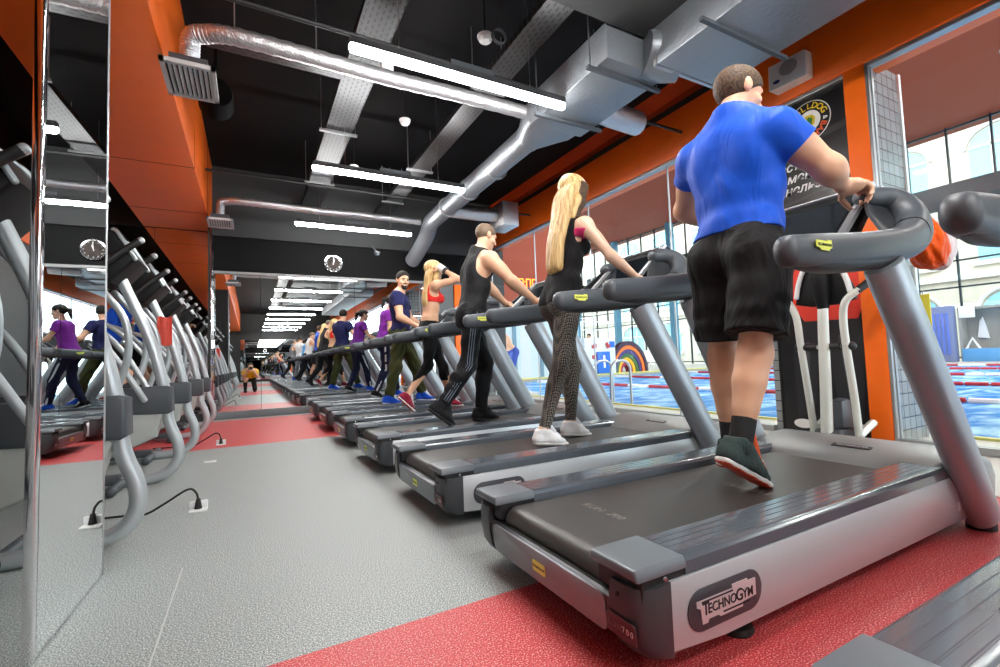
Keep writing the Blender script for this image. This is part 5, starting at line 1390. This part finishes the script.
# ------------------------------------------------------------------ advertising poster on the column
PX = XG+.015
poster = thing('wall_poster', 'tall black poster with bulldog emblem and man in a red jacket on the column', 'poster', (PX, 2.285, 0))
def pplane(u, z, d=0): return Vector((-.006-d, -u, z))   # u to the right as seen from the gym
bm = B(); box(bm, (-.005, -.355, .03), (.01, .375, 3.10))
pm = mat('poster_black', rgb(26, 25, 26), rough=.3, var=.5, vscale=2.5)
obj('poster_sheet', bm, pm, poster, smooth=False)
def pshape(name, pts, col, d=.001, parent=None, m=None):
    bm = B(); vs = [bm.verts.new(pplane(u, z, d)) for u, z in pts]; bm.faces.new(vs)
    r = bmesh.ops.extrude_face_region(bm, geom=bm.faces[:]); bmesh.ops.translate(bm, vec=(-.0006, 0, 0), verts=[v for v in r['geom'] if isinstance(v, bmesh.types.BMVert)])
    return obj(name, bm, m or mat('poster_'+name+'%d' % len(MATS), col, rough=.35), poster if parent is None else parent, smooth=False)
def disc(cu, cz, r, n=40, sq=1): return [(cu+r*math.cos(2*PI*k/n), cz+r*sq*math.sin(2*PI*k/n)) for k in range(n)]
# printed man: jacket, trousers, shoes, neck
pshape('printed_trousers', [(-.21, 1.1), (.30, 1.1), (.33, .90), (.31, .55), (.29, .20), (.12, .18), (.06, .72), (-.02, .72), (-.09, .18), (-.24, .16), (-.25, .60)], rgb(38, 37, 40), .0012)
pshape('printed_jacket', [(-.13, 1.04), (.30, 1.03), (.37, 1.20), (.34, 1.48), (.24, 1.72), (.14, 1.80), (-.02, 1.80), (-.13, 1.72), (-.20, 1.48), (-.22, 1.2)], rgb(228, 62, 44), .0020)
pshape('printed_collar', [(.0, 1.80), (.12, 1.80), (.06, 1.60)], rgb(225, 205, 195), .0030)
pshape('printed_head', disc(.06, 2.02, .115, 28, 1.35), rgb(205, 160, 138), .0026)
pshape('printed_cap', [(.06+.125*math.cos(a), 2.08+.12*math.sin(a)) for a in [PI*k/14 for k in range(15)]], rgb(40, 32, 30), .0034)
for a, b in ((.24, .10), (-.20, .10)): pshape('printed_shoe', disc(a, b, .085, 18, .5), rgb(225, 222, 220), .0030)
pshape('printed_folds', [(-.15, .25), (-.13, .25), (-.10, .85), (-.13, .85)], rgb(74, 72, 76), .0018)
pshape('printed_folds', [(.20, .25), (.22, .25), (.17, .9), (.14, .9)], rgb(74, 72, 76), .0018)
for z0, z1 in ((2.60, 2.66), (2.12, 2.15), (1.30, 1.33)):
    pshape('printed_streak', [(-.37, z0), (.35, z0+.10), (.35, z1+.10), (-.37, z1)], rgb(52, 51, 52), .0008)
# emblem
cu, cz = .035, 2.86
pshape('emblem_ring', disc(cu, cz, .185), rgb(232, 230, 225), .0040); pshape('emblem_black', disc(cu, cz, .177), rgb(14, 13, 14), .0048)
pshape('emblem_white', disc(cu, cz, .100), rgb(236, 234, 228), .0056)
pshape('emblem_badge', [(cu-.05, cz+.03), (cu-.02, cz+.06), (cu+.03, cz+.055), (cu+.058, cz+.02), (cu+.05, cz-.03), (cu+.02, cz-.065), (cu-.03, cz-.06), (cu-.056, cz-.015)], rgb(206, 190, 40), .0064)
pshape('emblem_badge', [(cu-.03, cz+.0), (cu+.0, cz+.04), (cu+.035, cz+.02), (cu+.025, cz-.03), (cu-.01, cz-.045)], rgb(70, 130, 60), .0070)
pshape('emblem_badge', [(cu-.015, cz-.035), (cu+.03, cz-.025), (cu+.01, cz-.06)], rgb(180, 50, 40), .0074)
em_y = mat('emblem_yellow', rgb(240, 205, 50), rough=.4); em_o = mat('emblem_orange', rgb(226, 92, 40), rough=.4)
def arc_text(txt, r, a0, a1, size, m, name, flip=False):
    bmt = B()
    for i, ch in enumerate(txt):
        if ch == ' ': continue
        a = math.radians(a0+(a1-a0)*i/max(1, len(txt)-1)); b2 = text_bm(ch, size, .0006, bold=.02)
        pos = pplane(cu+r*math.cos(a), cz+r*math.sin(a), .0062); rad = Vector((0, -math.cos(a), math.sin(a))); tan = Vector((0, -math.sin(a), -math.cos(a)))
        place(b2, pos, tan if not flip else -tan, rad if not flip else -rad); join(bmt, b2)
    obj(name, bmt, m, poster)
arc_text('BULLDOG', .138, 150, 22, .072, em_y, 'emblem_lettering')
arc_text('&', .138, -8, -8, .05, white_ink, 'emblem_lettering')
arc_text('BAR', .138, -62, -28, .072, em_o, 'emblem_lettering', flip=True) if False else arc_text('BAR', .138, -28, -66, .072, em_o, 'emblem_lettering')
for i, (s_, u, z) in enumerate((('Место', -.19, 2.50), ('изменить', -.055, 2.385), ('нельзя', -.03, 2.275))):
    b2 = text_bm(s_, .115, .0006, bold=.015, shear=.25); place(b2, pplane(u, z, .0040), (0, -1, 0), (0, 0, 1)); obj('slogan', b2, white_ink, poster)
# real, small thickness wooden edge of the sheet
bm = B(); box(bm, (-.012, -.375, .02), (.01, -.355, 3.11)); box(bm, (-.012, .375, .02), (.01, .39, 3.11)); obj('poster_edge', bm, ink, poster)

# ------------------------------------------------------------------ bag
fillm = cloth_mat('bag_orange', rgb(244, 92, 22), .7, 16, rough=.3); bagw = cloth_mat('bag_white', rgb(226, 212, 214), .7, 16, rough=.3)
bo = np.array([2.90, .95, 1.27])
F = Field(bo-.22, bo+.22, .006)
F.ell(bo+V(-.02, 0, -.02), (V(1, 0, 0), V(0, 1, 0), V(0, 0, 1)), (.095, .075, .105), .02)
F.cone(bo+V(-.02, 0, .04), bo+V(-.06, 0, .13), .06, .02, .04)
F.ripple(.007, lambda x, y, z: np.sin(38*x+30*z+4*np.sin(31*y))*np.sin(27*y-22*z))
fo = field_obj('bag_body', F, fillm, t_bag)
F = Field(bo-.25, bo+.25, .006)
F.ell(bo+V(.075, .01, -.02), (V(1, 0, 0), V(0, 1, 0), V(0, 0, 1)), (.065, .078, .10), .02); F.cone(bo+V(.06, 0, .04), bo+V(-.04, 0, .13), .05, .02, .04)
F.ripple(.007, lambda x, y, z: np.sin(34*x+33*z+4*np.sin(29*y))*np.sin(25*y-24*z))
field_obj('white_panel', F, bagw, t_bag)
bm = B(); tube(bm, [tuple(bo+V(-.06, 0, .15)), tuple(bo+V(-.12, .0, .14)), tuple(bo+V(-.22, -.01, .12))], [.012, .009, .010], n=8, sub=3); obj('bag_handle', bm, fillm, t_bag)
b2 = text_bm('SIN', .055, .001, bold=.02); place(b2, tuple(bo+V(.0, -.088, .045)), (.9, .15, .2), (-.2, .25, .9)); obj('bag_print', b2, ink, t_bag)

# white plastic sheet on the ledge
bm = B(); n = 14
vs = [[bm.verts.new((3.45+.085*i+.01*math.sin(j*2), 3.15+.09*j+.02*math.sin(i*1.7), .03+.035*abs(math.sin(i*.9+j*.7))*math.exp(-((i-6)/5)**2)+.02*random.random())) for i in range(12)] for j in range(n)]
for j in range(n-1):
    for i in range(11): bm.faces.new((vs[j][i], vs[j][i+1], vs[j+1][i+1], vs[j+1][i]))
bmesh.ops.solidify(bm, geom=bm.faces[:], thickness=.004)
tag(obj('plastic_sheet', bm, mat('white_sheet', rgb(238, 238, 236), rough=.3)), 'crumpled white plastic sheet on the pale ledge in front of the second treadmill', 'sheet')
bm = B(); tube(bm, [(2.85, 3.2, .02), (3.1, 3.25, .03), (3.4, 3.1, .02), (3.5, 2.9, .02), (3.6, 2.2, .02)], .01, n=8, sub=6); tag(obj('power_cord', bm, rubber), 'black cable lying along the front of the treadmills by the white sheet', 'cord')

# ------------------------------------------------------------------ pool hall beyond the glass
pool_deck = mat('pool_deck_tile', rgb(200, 196, 186), rough=.35)
tile_blue = mat('pool_tile_blue', rgb(60, 130, 190), rough=.3)
PE = 15.5; PW = 25.6; PN = -12.0; ZW = -.12
bm = B(); box(bm, (5.05, PN, -.4), (5.25, 9.2, 0)); box(bm, (5.05, 9.2, -.4), (5.95, PE, 0)); box(bm, (PW, PN, -.4), (30, 36, 0)); box(bm, (5.05, PE, -.4), (PW, 36, 0)); struct('trim_20', bm, pool_deck, smooth=False)
bm = B(); box(bm, (5.24, PE-.12, -.02), (PW, PE+.02, .03)); box(bm, (5.2, PN, -.02), (5.27, 9.2, .02)); struct('trim_21', bm, mat('yellow_edge', rgb(214, 206, 110), rough=.4), smooth=False)
bm = B(); box(bm, (5.0, PN, -2.0), (PW+.2, PE+.2, -1.9)); struct('trim_22', bm, tile_blue, smooth=False)
water = mat('pool_water', rgb(64, 142, 206), rough=.12, spec=.12)
nt = water.node_tree; bb = nt.nodes['Principled BSDF']; geo = nt.nodes.new('ShaderNodeNewGeometry'); mp = nt.nodes.new('ShaderNodeMapping'); mp.inputs['Scale'].default_value = (.55, 1.3, 1)
nz = nt.nodes.new('ShaderNodeTexNoise'); nz.inputs['Scale'].default_value = 2.2; nz.inputs['Detail'].default_value = 4; nz.inputs['Distortion'].default_value = .8
bp = nt.nodes.new('ShaderNodeBump'); bp.inputs['Strength'].default_value = .5; bp.inputs['Distance'].default_value = .12
nt.links.new(geo.outputs['Position'], mp.inputs['Vector']); nt.links.new(mp.outputs['Vector'], nz.inputs['Vector']); nt.links.new(nz.outputs['Fac'], bp.inputs['Height']); nt.links.new(bp.outputs['Normal'], bb.inputs['Normal'])
rp = nt.nodes.new('ShaderNodeValToRGB'); rp.color_ramp.elements[0].position = .42; rp.color_ramp.elements[0].color = (*rgb(46, 128, 206), 1); rp.color_ramp.elements[1].position = .66; rp.color_ramp.elements[1].color = (*rgb(170, 218, 244), 1)  # pale ripple highlights are put into the water colour
nt.links.new(nz.outputs['Fac'], rp.inputs['Fac']); nt.links.new(rp.outputs['Color'], bb.inputs['Base Color'])
df = nt.nodes.new('ShaderNodeBsdfDiffuse'); gl = nt.nodes.new('ShaderNodeBsdfGlossy'); gl.inputs['Roughness'].default_value = .08; mxw = nt.nodes.new('ShaderNodeMixShader'); mxw.inputs[0].default_value = .22
nt.links.new(rp.outputs['Color'], df.inputs['Color']); nt.links.new(bp.outputs['Normal'], gl.inputs['Normal']); nt.links.new(df.outputs[0], mxw.inputs[1]); nt.links.new(gl.outputs[0], mxw.inputs[2]); nt.links.new(mxw.outputs[0], nt.nodes['Material Output'].inputs['Surface'])
bm = B(); box(bm, (5.2, PN, ZW-.3), (PW, PE, ZW)); o = obj('pool_water', bm, water, smooth=False); tag(o, 'rippled blue swimming pool water beyond the glass partition', 'water', kind='stuff')
hall_orange = mat('hall_orange', rgb(150, 56, 22), rough=.6)
bm = B(); box(bm, (4.85, PN, 10.6), (29, 36, 10.9)); struct('trim_23', bm, hall_orange, smooth=False)
bm = B(); box(bm, (4.85, 16.6, 0), (12.9, 17.0, 10.6)); struct('wall_pool_end', bm, hall_orange, smooth=False)
bm = B(); box(bm, (12.7, 16.6, 0), (12.95, 36, 10.6)); struct('wall_pool_side', bm, mat('hall_white', rgb(205, 208, 210), rough=.6), smooth=False)
bm = B(); box(bm, (4.55, PN, 4.05), (4.9, 36, 10.9)); struct('wall_pool_near', bm, hall_orange, smooth=False)
bm = B(); box(bm, (4.9, 16.5, 0), (12.9, 16.6, 3.1)); struct('wall_pool_lower', bm, mat('hall_pale_panel', rgb(186, 204, 212), rough=.4), smooth=False)
for k_ in range(6):
    bm = B(); box(bm, (5.6+k_*1.3, 16.44, 0), (5.75+k_*1.3, 16.52, 3.1)); struct('trim_%d' % (40+k_), bm, mat('hall_post%d' % k_, rgb(96, 132, 152), rough=.4), smooth=False)
# window walls: frame grid + panes
frame_dark = mat('window_frame_dark', rgb(38, 48, 56), rough=.4); frame_blue = mat('window_frame_blue', rgb(96, 150, 178), rough=.4, metal=.2)
def window_wall(name, axis, pos, a0, a1, step, slab, cols):
    bm = B()
    f = (lambda a, b, z0, z1, d=.06: box(bm, (pos-d, a, z0), (pos+d, b, z1))) if axis == 'x' else (lambda a, b, z0, z1, d=.06: box(bm, (a, pos-d, z0), (b, pos+d, z1)))
    bm2 = B()
    g = (lambda a, b, z0, z1, d=.01: box(bm2, (pos-d, a, z0), (pos+d, b, z1))) if axis == 'x' else (lambda a, b, z0, z1, d=.01: box(bm2, (a, pos-d, z0), (b, pos+d, z1)))
    g(a0, a1, .1, 10.6); w = struct(name, bm2, glass_m, smooth=False)
    x = a0
    while x <= a1+.01: f(x-.035, x+.035, 0, 10.6); x += step
    for z in (.15, 3.3, 4.5, 5.7, 10.5): f(a0, a1, z-.035, z+.035)
    obj('window_frame', bm, frame_dark, w, smooth=False)
    bm = B(); f = (lambda a, b, z0, z1, d=.15: box(bm, (pos-d, a, z0), (pos+d, b, z1))) if axis == 'x' else (lambda a, b, z0, z1, d=.15: box(bm, (a, pos-d, z0), (b, pos+d, z1)))
    f(a0, a1, slab[0], slab[1]); obj('floor_slab', bm, frame_dark, w, smooth=False)
    for c in cols:
        bm = B(); f = (lambda a, b, z0, z1, d=.25: box(bm, (pos-d-.25, a, z0), (pos+d-.25, b, z1))) if axis == 'x' else (lambda a, b, z0, z1, d=.25: box(bm, (a, pos-d-.25, z0), (b, pos+d-.25, z1)))
        f(c-.18, c+.18, 0, 10.6); obj('window_post', bm, frame_blue, w, smooth=False)
window_wall('window_101', 'x', 28, PN, 34, 1.45, (6.9, 8.0), (9.9, 18, 24, 30))
window_wall('window_102', 'y', 34, 12.9, 28, 1.6, (6.9, 7.4), (17.5, 22.2, 26.5))
# building across the street
fac = mat('facade_brick', rgb(206, 190, 172), rough=.8, var=.10, vscale=1.5); fac_t = mat('facade_trim', rgb(222, 214, 204), rough=.7); win_pale = mat('pale_window', rgb(150, 196, 206), rough=.25)
bld = thing('building', 'beige brick building with arched pale windows across the street, through the pool windows', 'building', (46, 10, 0))
bm = B(); box(bm, (0, -40, -1), (8, 60, 24)); obj('facade', bm, fac, bld, smooth=False)
def arched(y, z, w, h):
    bm = B(); pts = [(y-w/2, z), (y+w/2, z)]+[(y+w/2*math.cos(a), z+h+.35*w*math.sin(a)) for a in [PI*k/12 for k in range(13)]]
    prism(bm, pts, -.05, .02, 'x'); o = obj('window', bm, win_pale, bld, smooth=False)
    bm = B(); outer = [(y+(w/2+.25)*math.cos(a), z+h+(.35*w+.25)*math.sin(a)) for a in [PI*k/12 for k in range(13)]]
    for p, q in zip(outer, outer[1:]): tube(bm, [(-.1, *p), (-.1, *q)], .14, n=6)
    for dy in (-w/6, w/6): box(bm, (-.12, y+dy-.07, z), (-.04, y+dy+.07, z+h+.25*w))
    box(bm, (-.12, y-w/2, z+h-.1), (-.04, y+w/2, z+h+.05)); box(bm, (-.25, y-w/2-.3, z-.3), (0, y+w/2+.3, z)); obj('window_frame', bm, fac_t, o, smooth=False)
for y in range(-26, 44, 6):
    for z in (1.0, 6.6, 12.6): arched(y-3.3, z, 3.6, 2.2)
bm = B(); box(bm, (-.3, -40, 5.4), (0, 60, 5.8)); box(bm, (-.3, -40, 11.4), (0, 60, 11.8)); obj('cornice', bm, fac_t, bld, smooth=False)
bld2 = thing('building', 'pale building behind the end windows of the pool hall, left of the man in blue', 'building', (20, 64, 0))
bm = B(); box(bm, (-30, 0, -1), (24, 8, 22)); obj('facade', bm, mat('facade_pale', rgb(208, 210, 208), rough=.8, var=.06, vscale=1), bld2, smooth=False)
for i in range(9):
    for z in (1.5, 6, 10.5):
        bm = B(); box(bm, (-12+i*3.4, -.06, z), (-10.2+i*3.4, .02, z+2.4)); obj('window', bm, win_pale, bld2, smooth=False)
bm = B(); box(bm, (28, -60, -1.2), (60, 80, -1)); struct('ground', bm, mat('street', rgb(120, 120, 122), rough=.8), smooth=False)

# starting block, boards, ladder, ropes etc.
t = thing('starting_block', 'white starting block with blue number 1 board at the far end of the pool', 'starting block', (13.45, PE+.35, 0))
bm = B(); box(bm, (-.95, -.25, 0), (.75, .35, 1.58), bev=.02); obj('block_body', bm, mat('pale_block', rgb(206, 214, 222), rough=.4), t)
bm = B(); box(bm, (-.35, -.36, .02), (.35, -.26, .98), bev=.02); bd = obj('number_board', bm, mat('board_blue', rgb(38, 104, 196), rough=.4), t)
b2 = text_bm('1', .75, .004, bold=.02); place(b2, (0, -.366, .52), (1, 0, 0), (0, 0, 1)); obj('number', b2, white_ink, bd)
bm = B()
for x, z, a in ((-.45, 1.22, .6), (.30, 1.25, -.6), (-.45, .75, .3)):
    b2 = B(); prism(b2, [(-.16, .0), (-.08, .13), (.02, .06), (.12, .12), (.16, -.02), (.06, -.14), (-.06, -.08)], 0, .01, 'z'); place(b2, (x, -.262, z), (math.cos(a), 0, math.sin(a)), (-math.sin(a), 0, math.cos(a))); join(bm, b2)
obj('fish_emblem', bm, mat('fish_red', rgb(170, 56, 56), rough=.5), t)
bm = B(); box(bm, (.42, -.262, 1.15), (.72, -.255, 1.42)); obj('blue_label', bm, MATS['board_blue'], t)
bm = B()
for x in (-.9, -.2, .65): tube(bm, [(x, 0, 1.55), (x, 0, 2.3)], .025, n=8)
tube(bm, [(-.9, 0, 2.3), (.65, 0, 2.3)], .025, n=8); tube(bm, [(-.9, 0, 1.95), (.65, 0, 1.95)], .02, n=8); obj('railing', bm, white_plastic, t)
t = thing('pool_ladder', 'steel pool ladder with two bent grab rails at the near pool edge', 'ladder', (5.25, 5.9, 0))
for x, y in ((.0, .10), (.0, -.32)):
    bm = B(); tube(bm, [(x+.12, y, -.6), (x+.12, y, .45), (x+.10, y, .62), (x+.0, y, .70), (x-.22, y-.02, .68), (x-.30, y-.02, .50), (x-.32, y-.02, .0)], .022, n=12, sub=5); obj('grab_rail', bm, steel, t)
for z in (-.3, -.55):
    bm = B(); box(bm, (.10, -.32, z), (.18, .10, z+.03)); obj('step', bm, steel, t)
rope_r = mat('rope_red', rgb(178, 34, 48), rough=.4); rope_w = mat('rope_white', rgb(232, 232, 232), rough=.4); rope_b = mat('rope_blue', rgb(120, 170, 190), rough=.4)
for i, x in enumerate((9.6, 13.5, 17.6, 21.6, 25.0)):
    t = thing('lane_rope', ['lane rope nearest to the glass, red and white floats', 'second lane rope from the glass', 'third lane rope from the glass', 'fourth lane rope from the glass', 'farthest lane rope in the pool'][i], 'lane rope', (x, 0, ZW+.03))
    for m, k0, nm in ((rope_r, 0, 'red_floats'), (rope_w, 1, 'white_floats')):
        bm = B(); pts = []; rr = []; y = PN+.5; k = 0
        while y < PE-.6:
            L_ = 1.6 if k % 2 == 0 else .75; on = k % 2 == k0; r_ = .048 if on else .006
            q = 0
            while q < L_:
                pts += [(0, y+q, 0), (0, y+q+.005, 0), (0, y+q+.36, 0), (0, y+q+.365, 0)]; rr += [.012 if on else .006, r_, r_, .012 if on else .006]; q += .40
            y += q; k += 1
        tube(bm, pts, rr, n=8, cap='flat')
        obj(nm, bm, m, t)
t = thing('info_kiosk', 'blue and grey padded kiosk panel standing at the far side of the pool', 'kiosk', (26.5, 8.62, 0))
bm = B(); box(bm, (-.2, -.5, 0), (.2, .5, 2.4), bev=.05); obj('panel', bm, mat('kiosk_grey', rgb(110, 122, 160), rough=.5), t)
bm = B()
for k in range(5): box(bm, (-.23, -.36+k*.15, .3), (-.19, -.26+k*.15, 2.1), bev=.02)
obj('padding', bm, mat('kiosk_blue', rgb(90, 116, 196), rough=.4), t)
t = thing('service_booth', 'grey open booth with blue counter and hanging swimsuits across the pool, right picture edge', 'booth', (26.9, 7.2, 0))
bm = B(); box(bm, (.3, -1.6, 0), (.4, .85, 2.3)); box(bm, (-.3, .75, 0), (.4, .85, 2.3)); box(bm, (-.3, -1.6, 2.2), (.4, .85, 2.3)); obj('booth_shell', bm, mat('booth_grey', rgb(150, 150, 146), rough=.6), t, smooth=False)
bm = B(); box(bm, (-.35, -1.6, 0), (-.2, .8, .55), bev=.02); obj('counter', bm, mat('counter_blue', rgb(86, 150, 206), rough=.4), t)
for y, c_, n_ in ((.25, rgb(235, 236, 238), 'white'), (-.5, rgb(222, 120, 50), 'orange')):
    bm = B(); prism(bm, [(y-.18, .95), (y+.18, 1.0), (y+.08, 1.7), (y-.02, 1.85), (y-.1, 1.5)], .18, .26, 'x', bev=.02); obj('hanging_suit', bm, mat('suit_'+n_, c_, rough=.6), t)
for y in (.45, -.75):
    bm = B(); tube(bm, [(-.3, y-.2, .55), (-.3, y, .98), (-.3, y+.2, .55)], .05, n=8); obj('stand', bm, white_plastic, t)
bm = B(); box(bm, (-.36, .3, 1.85), (-.3, .8, 2.35), bev=.01); obj('notice', bm, white_plastic, t)
t = thing('banner', 'narrow yellow upright banner beside the tiled column, seen through the glass', 'banner', (12, 4.13, 0))
bm = B(); box(bm, (-.01, -.11, .5), (.01, .11, 1.8)); obj('cloth', bm, mat('banner_yellow', rgb(232, 208, 46), rough=.5), t)
bm = B(); prism(bm, disc(0, 1.12, .06, 16), -.02, -.012, 'x'); prism(bm, [(-.07, .70), (.07, .70), (.08, 1.05), (-.05, 1.06)], -.02, -.012, 'x'); obj('printed_figure', bm, MATS['navy_badge'], t)
bm = B(); box(bm, (-.02, -.11, .5), (-.008, .11, .62)); obj('printed_strip', bm, rope_r, t)
bm = B(); tube(bm, [(.02, 0, 0), (.02, 0, 1.85)], .015, n=8); lathe(bm, [(.0, 0), (.12, 0), (.12, .03), (0, .03)], n=16); obj('stand', bm, alu, t)
t = thing('striped_cover', 'rounded rainbow striped cover standing at the far end of the pool', 'cover', (15.4, PE+.75, -.1))
cols = [rgb(150, 40, 70), rgb(240, 180, 40), rgb(60, 110, 60), rgb(70, 60, 120), rgb(230, 120, 50), rgb(60, 40, 60)]
for k in range(6):
    bm = B(); r0, r1 = .25+.15*k, .25+.15*(k+1); n = 18
    pts = [(r1*math.cos(a), r1*math.sin(a)*1.25) for a in [PI*i/n for i in range(n+1)]]+[(r0*math.cos(a), r0*math.sin(a)*1.25) for a in [PI*(n-i)/n for i in range(n+1)]]
    prism(bm, [(x, z+.1) for x, z in pts], -.05*k, .3-.05*k, 'y'); obj('stripe', bm, mat('parasol%d' % k, cols[k], rough=.6), t)
def chair(x, y, rz, label):
    t = thing('pool_chair', label, 'chair', (x, y, 0), rz)
    bm = B(); box(bm, (-.28, -.28, .40), (.28, .28, .44), bev=.015); obj('seat', bm, white_plastic, t)
    bm = B(); prism(bm, [(.24, .42), (.29, .42), (.42, .98), (.37, .98)], -.27, .27, 'y', bev=.015); obj('backrest', bm, white_plastic, t)
    for sx in (-.25, .25):
        for sy in (-.25, .25): bm = B(); tube(bm, [(sx, sy, .42), (sx*1.15, sy*1.15, 0)], .025, n=8); obj('leg', bm, white_plastic, t)
chair(16.55, PE+1.9, .6, 'white pool chair nearest the rainbow striped cover'); chair(17.3, PE+.9, 1.2, 'white pool chair to the right of the rainbow striped cover'); chair(18.6, PE+.9, 1.0, 'white pool chair farthest right at the pool end')
# LED clock on the orange end wall
t = thing('digital_clock', 'red digital clock reading 12:08 on the orange pool hall wall', 'clock', (10.2, 16.58, 3.95))
bm = B(); box(bm, (-.62, -.06, -.28), (.62, .02, .28), bev=.01); obj('casing', bm, mat('clock_casing', rgb(120, 34, 14), rough=.5), t)
led = mat('led_digits', rgb(255, 120, 30), rough=.5, emit=3, ecol=rgb(255, 140, 40)); bm = B()
SEG = {'1': 'bc', '2': 'abged', '0': 'abcdef', '8': 'abcdefg'}
def seg(bm, ch, x):
    w, hh, tk = .19, .20, .045
    S_ = dict(a=((x, hh), (x+w, hh)), b=((x+w, 0), (x+w, hh)), c=((x+w, -hh), (x+w, 0)), d=((x, -hh), (x+w, -hh)), e=((x, -hh), (x, 0)), f=((x, 0), (x, hh)), g=((x, 0), (x+w, 0)))
    for k in SEG[ch]:
        (x0, z0), (x1, z1) = S_[k]; box(bm, (min(x0, x1)-tk/2, -.075, min(z0, z1)-tk/2), (max(x0, x1)+tk/2, -.062, max(z0, z1)+tk/2))
for ch, x in zip('1208', (-.56, -.27, .09, .38)): seg(bm, ch, x)
for z in (-.08, .08): box(bm, (-.02, -.075, z-.03), (.03, -.062, z+.03))
obj('led_digits', bm, led, t)
# hall downlights: all after the first are added to brighten the hall
for i, (x, y) in enumerate(((17.5, 4.6), (12, 4.6), (17.5, 11), (12, 11), (22.5, 4.6), (22.5, 11), (17.5, -2), (12, -2))):
    t = thing('downlight', 'round bright downlight in the orange pool ceiling at the right picture edge' if i == 0 else 'round downlight added in the orange ceiling to brighten the pool hall', 'ceiling light', (x, y, 10.6), 0, None if i == 0 else 'downlights added to brighten the pool hall')
    bm = B(); lathe(bm, [(0, -.04), (.42, -.04), (.46, 0), (0, 0)], n=24); obj('lens', bm, mat('downlight%d' % i, (1, 1, 1), emit=260, ecol=(1, .97, .92)) if i == 0 else MATS['downlight0'], t)
    bm = B(); lathe(bm, [(.44, -.06), (.52, -.05), (.54, 0), (.46, 0), (.44, -.06)], n=24, cap=False); obj('rim', bm, white_plastic, t)
# pool hall people
J = dict(pel=(5.74, 10, 1.0), C7=(5.42, 10, 1.40), head=(5.27, 9.98, 1.46), face=(-.7, -.3, -.6), headup=(-.6, 0, .8),
         shR=(5.46, 10.18, 1.33), elR=(5.36, 10.2, 1.06), wrR=(5.30, 10.1, .84), shL=(5.46, 9.82, 1.33), elL=(5.40, 9.76, 1.05), wrL=(5.33, 9.8, .84),
         hipR=(5.74, 10.1, .92), knR=(5.66, 10.1, .49), anR=(5.72, 10.1, .08), toeR=(-.97, 0, -.1), hipL=(5.74, 9.9, .92), knL=(5.62, 9.9, .49), anL=(5.66, 9.9, .08), toeL=(-.97, 0, -.1), ground=0)
p = Person('person', 'bather in blue swim trunks bending forward by the pool behind the glass', J, .95, .010)
p.body(); g_shorts(p, mat('swim_blue', rgb(40, 70, 160), rough=.6), .7, .012, .16); p.short_hair(hair_brown, .01, .05, -.08)
J = dict(pel=(13.4, PE+1.1, 1.0), C7=(13.4, PE+1.1, 1.5), head=(13.2, PE+1.08, 1.70), face=(-.8, -.5, 0), shR=(13.05, PE+1.2, 1.42), elR=(12.95, PE+1.2, 1.15), wrR=(12.9, PE+1.05, .95), shL=(13.35, PE+1.0, 1.42), elL=(13.42, PE+1.0, 1.15), wrL=(13.4, PE+.9, .95),
         hipR=(13.12, PE+1.15, .93), knR=(13.1, PE+1.1, .5), anR=(13.1, PE+1.15, .1), toeR=(-.5, -.8, 0), hipL=(13.28, PE+1.05, .93), knL=(13.3, PE+1.0, .5), anL=(13.3, PE+1.1, .1), toeL=(-.5, -.8, 0), ground=0)
for k_, v_ in list(J.items()):
    if k_ not in ('face', 'toeR', 'toeL', 'ground'): J[k_] = (v_[0]+(.35 if v_[0] < 13.39 or k_ not in ('pel', 'C7') else .15), v_[1], v_[2])
p = Person('person', 'dark-haired person standing behind the starting block at the pool end', J, 1.0, .014, female=True)
p.body(); g_tshirt(p, yellow_cloth, .5, .0, .014); g_trousers(p, navy_cloth, .014, .014, .98, .12); p.short_hair(hair_black, .016, .05, -.12)
t = thing('swimmer_cap', '', '', (0, 0, 0)); bpy.data.objects.remove(t)
# ------------------------------------------------------------------ daylight
w = bpy.data.worlds.new('world'); SC.world = w; w.use_nodes = True
bg = w.node_tree.nodes['Background']; bg.inputs[0].default_value = (.86, .94, 1, 1); bg.inputs[1].default_value = 6.0
EXPOSURE = 0.0
# ------------------------------------------------------------------ camera
cd = bpy.data.cameras.new('camera'); co = bpy.data.objects.new('camera', cd); C.objects.link(co); SC.camera = co
F_PX, YAW, PIT, ROL = 462.388491, .495576368, .0564460723, -.0360026682
cd.sensor_width = 36; cd.lens = F_PX/1000*36; cd.clip_start = .02; cd.clip_end = 300
fv = Vector((math.sin(YAW)*math.cos(PIT), math.cos(YAW)*math.cos(PIT), math.sin(PIT))); rv = Vector((math.cos(YAW), -math.sin(YAW), 0)); uv = rv.cross(fv)
r2 = rv*math.cos(ROL)+uv*math.sin(ROL); u2 = uv*math.cos(ROL)-rv*math.sin(ROL)
co.matrix_world = Matrix(((r2.x, u2.x, -fv.x, 0), (r2.y, u2.y, -fv.y, 0), (r2.z, u2.z, -fv.z, H), (0, 0, 0, 1)))
SC.view_settings.view_transform = 'Standard'; SC.view_settings.look = 'None'; SC.view_settings.gamma = 1; SC.view_settings.use_curve_mapping = False
SC.view_settings.exposure = EXPOSURE
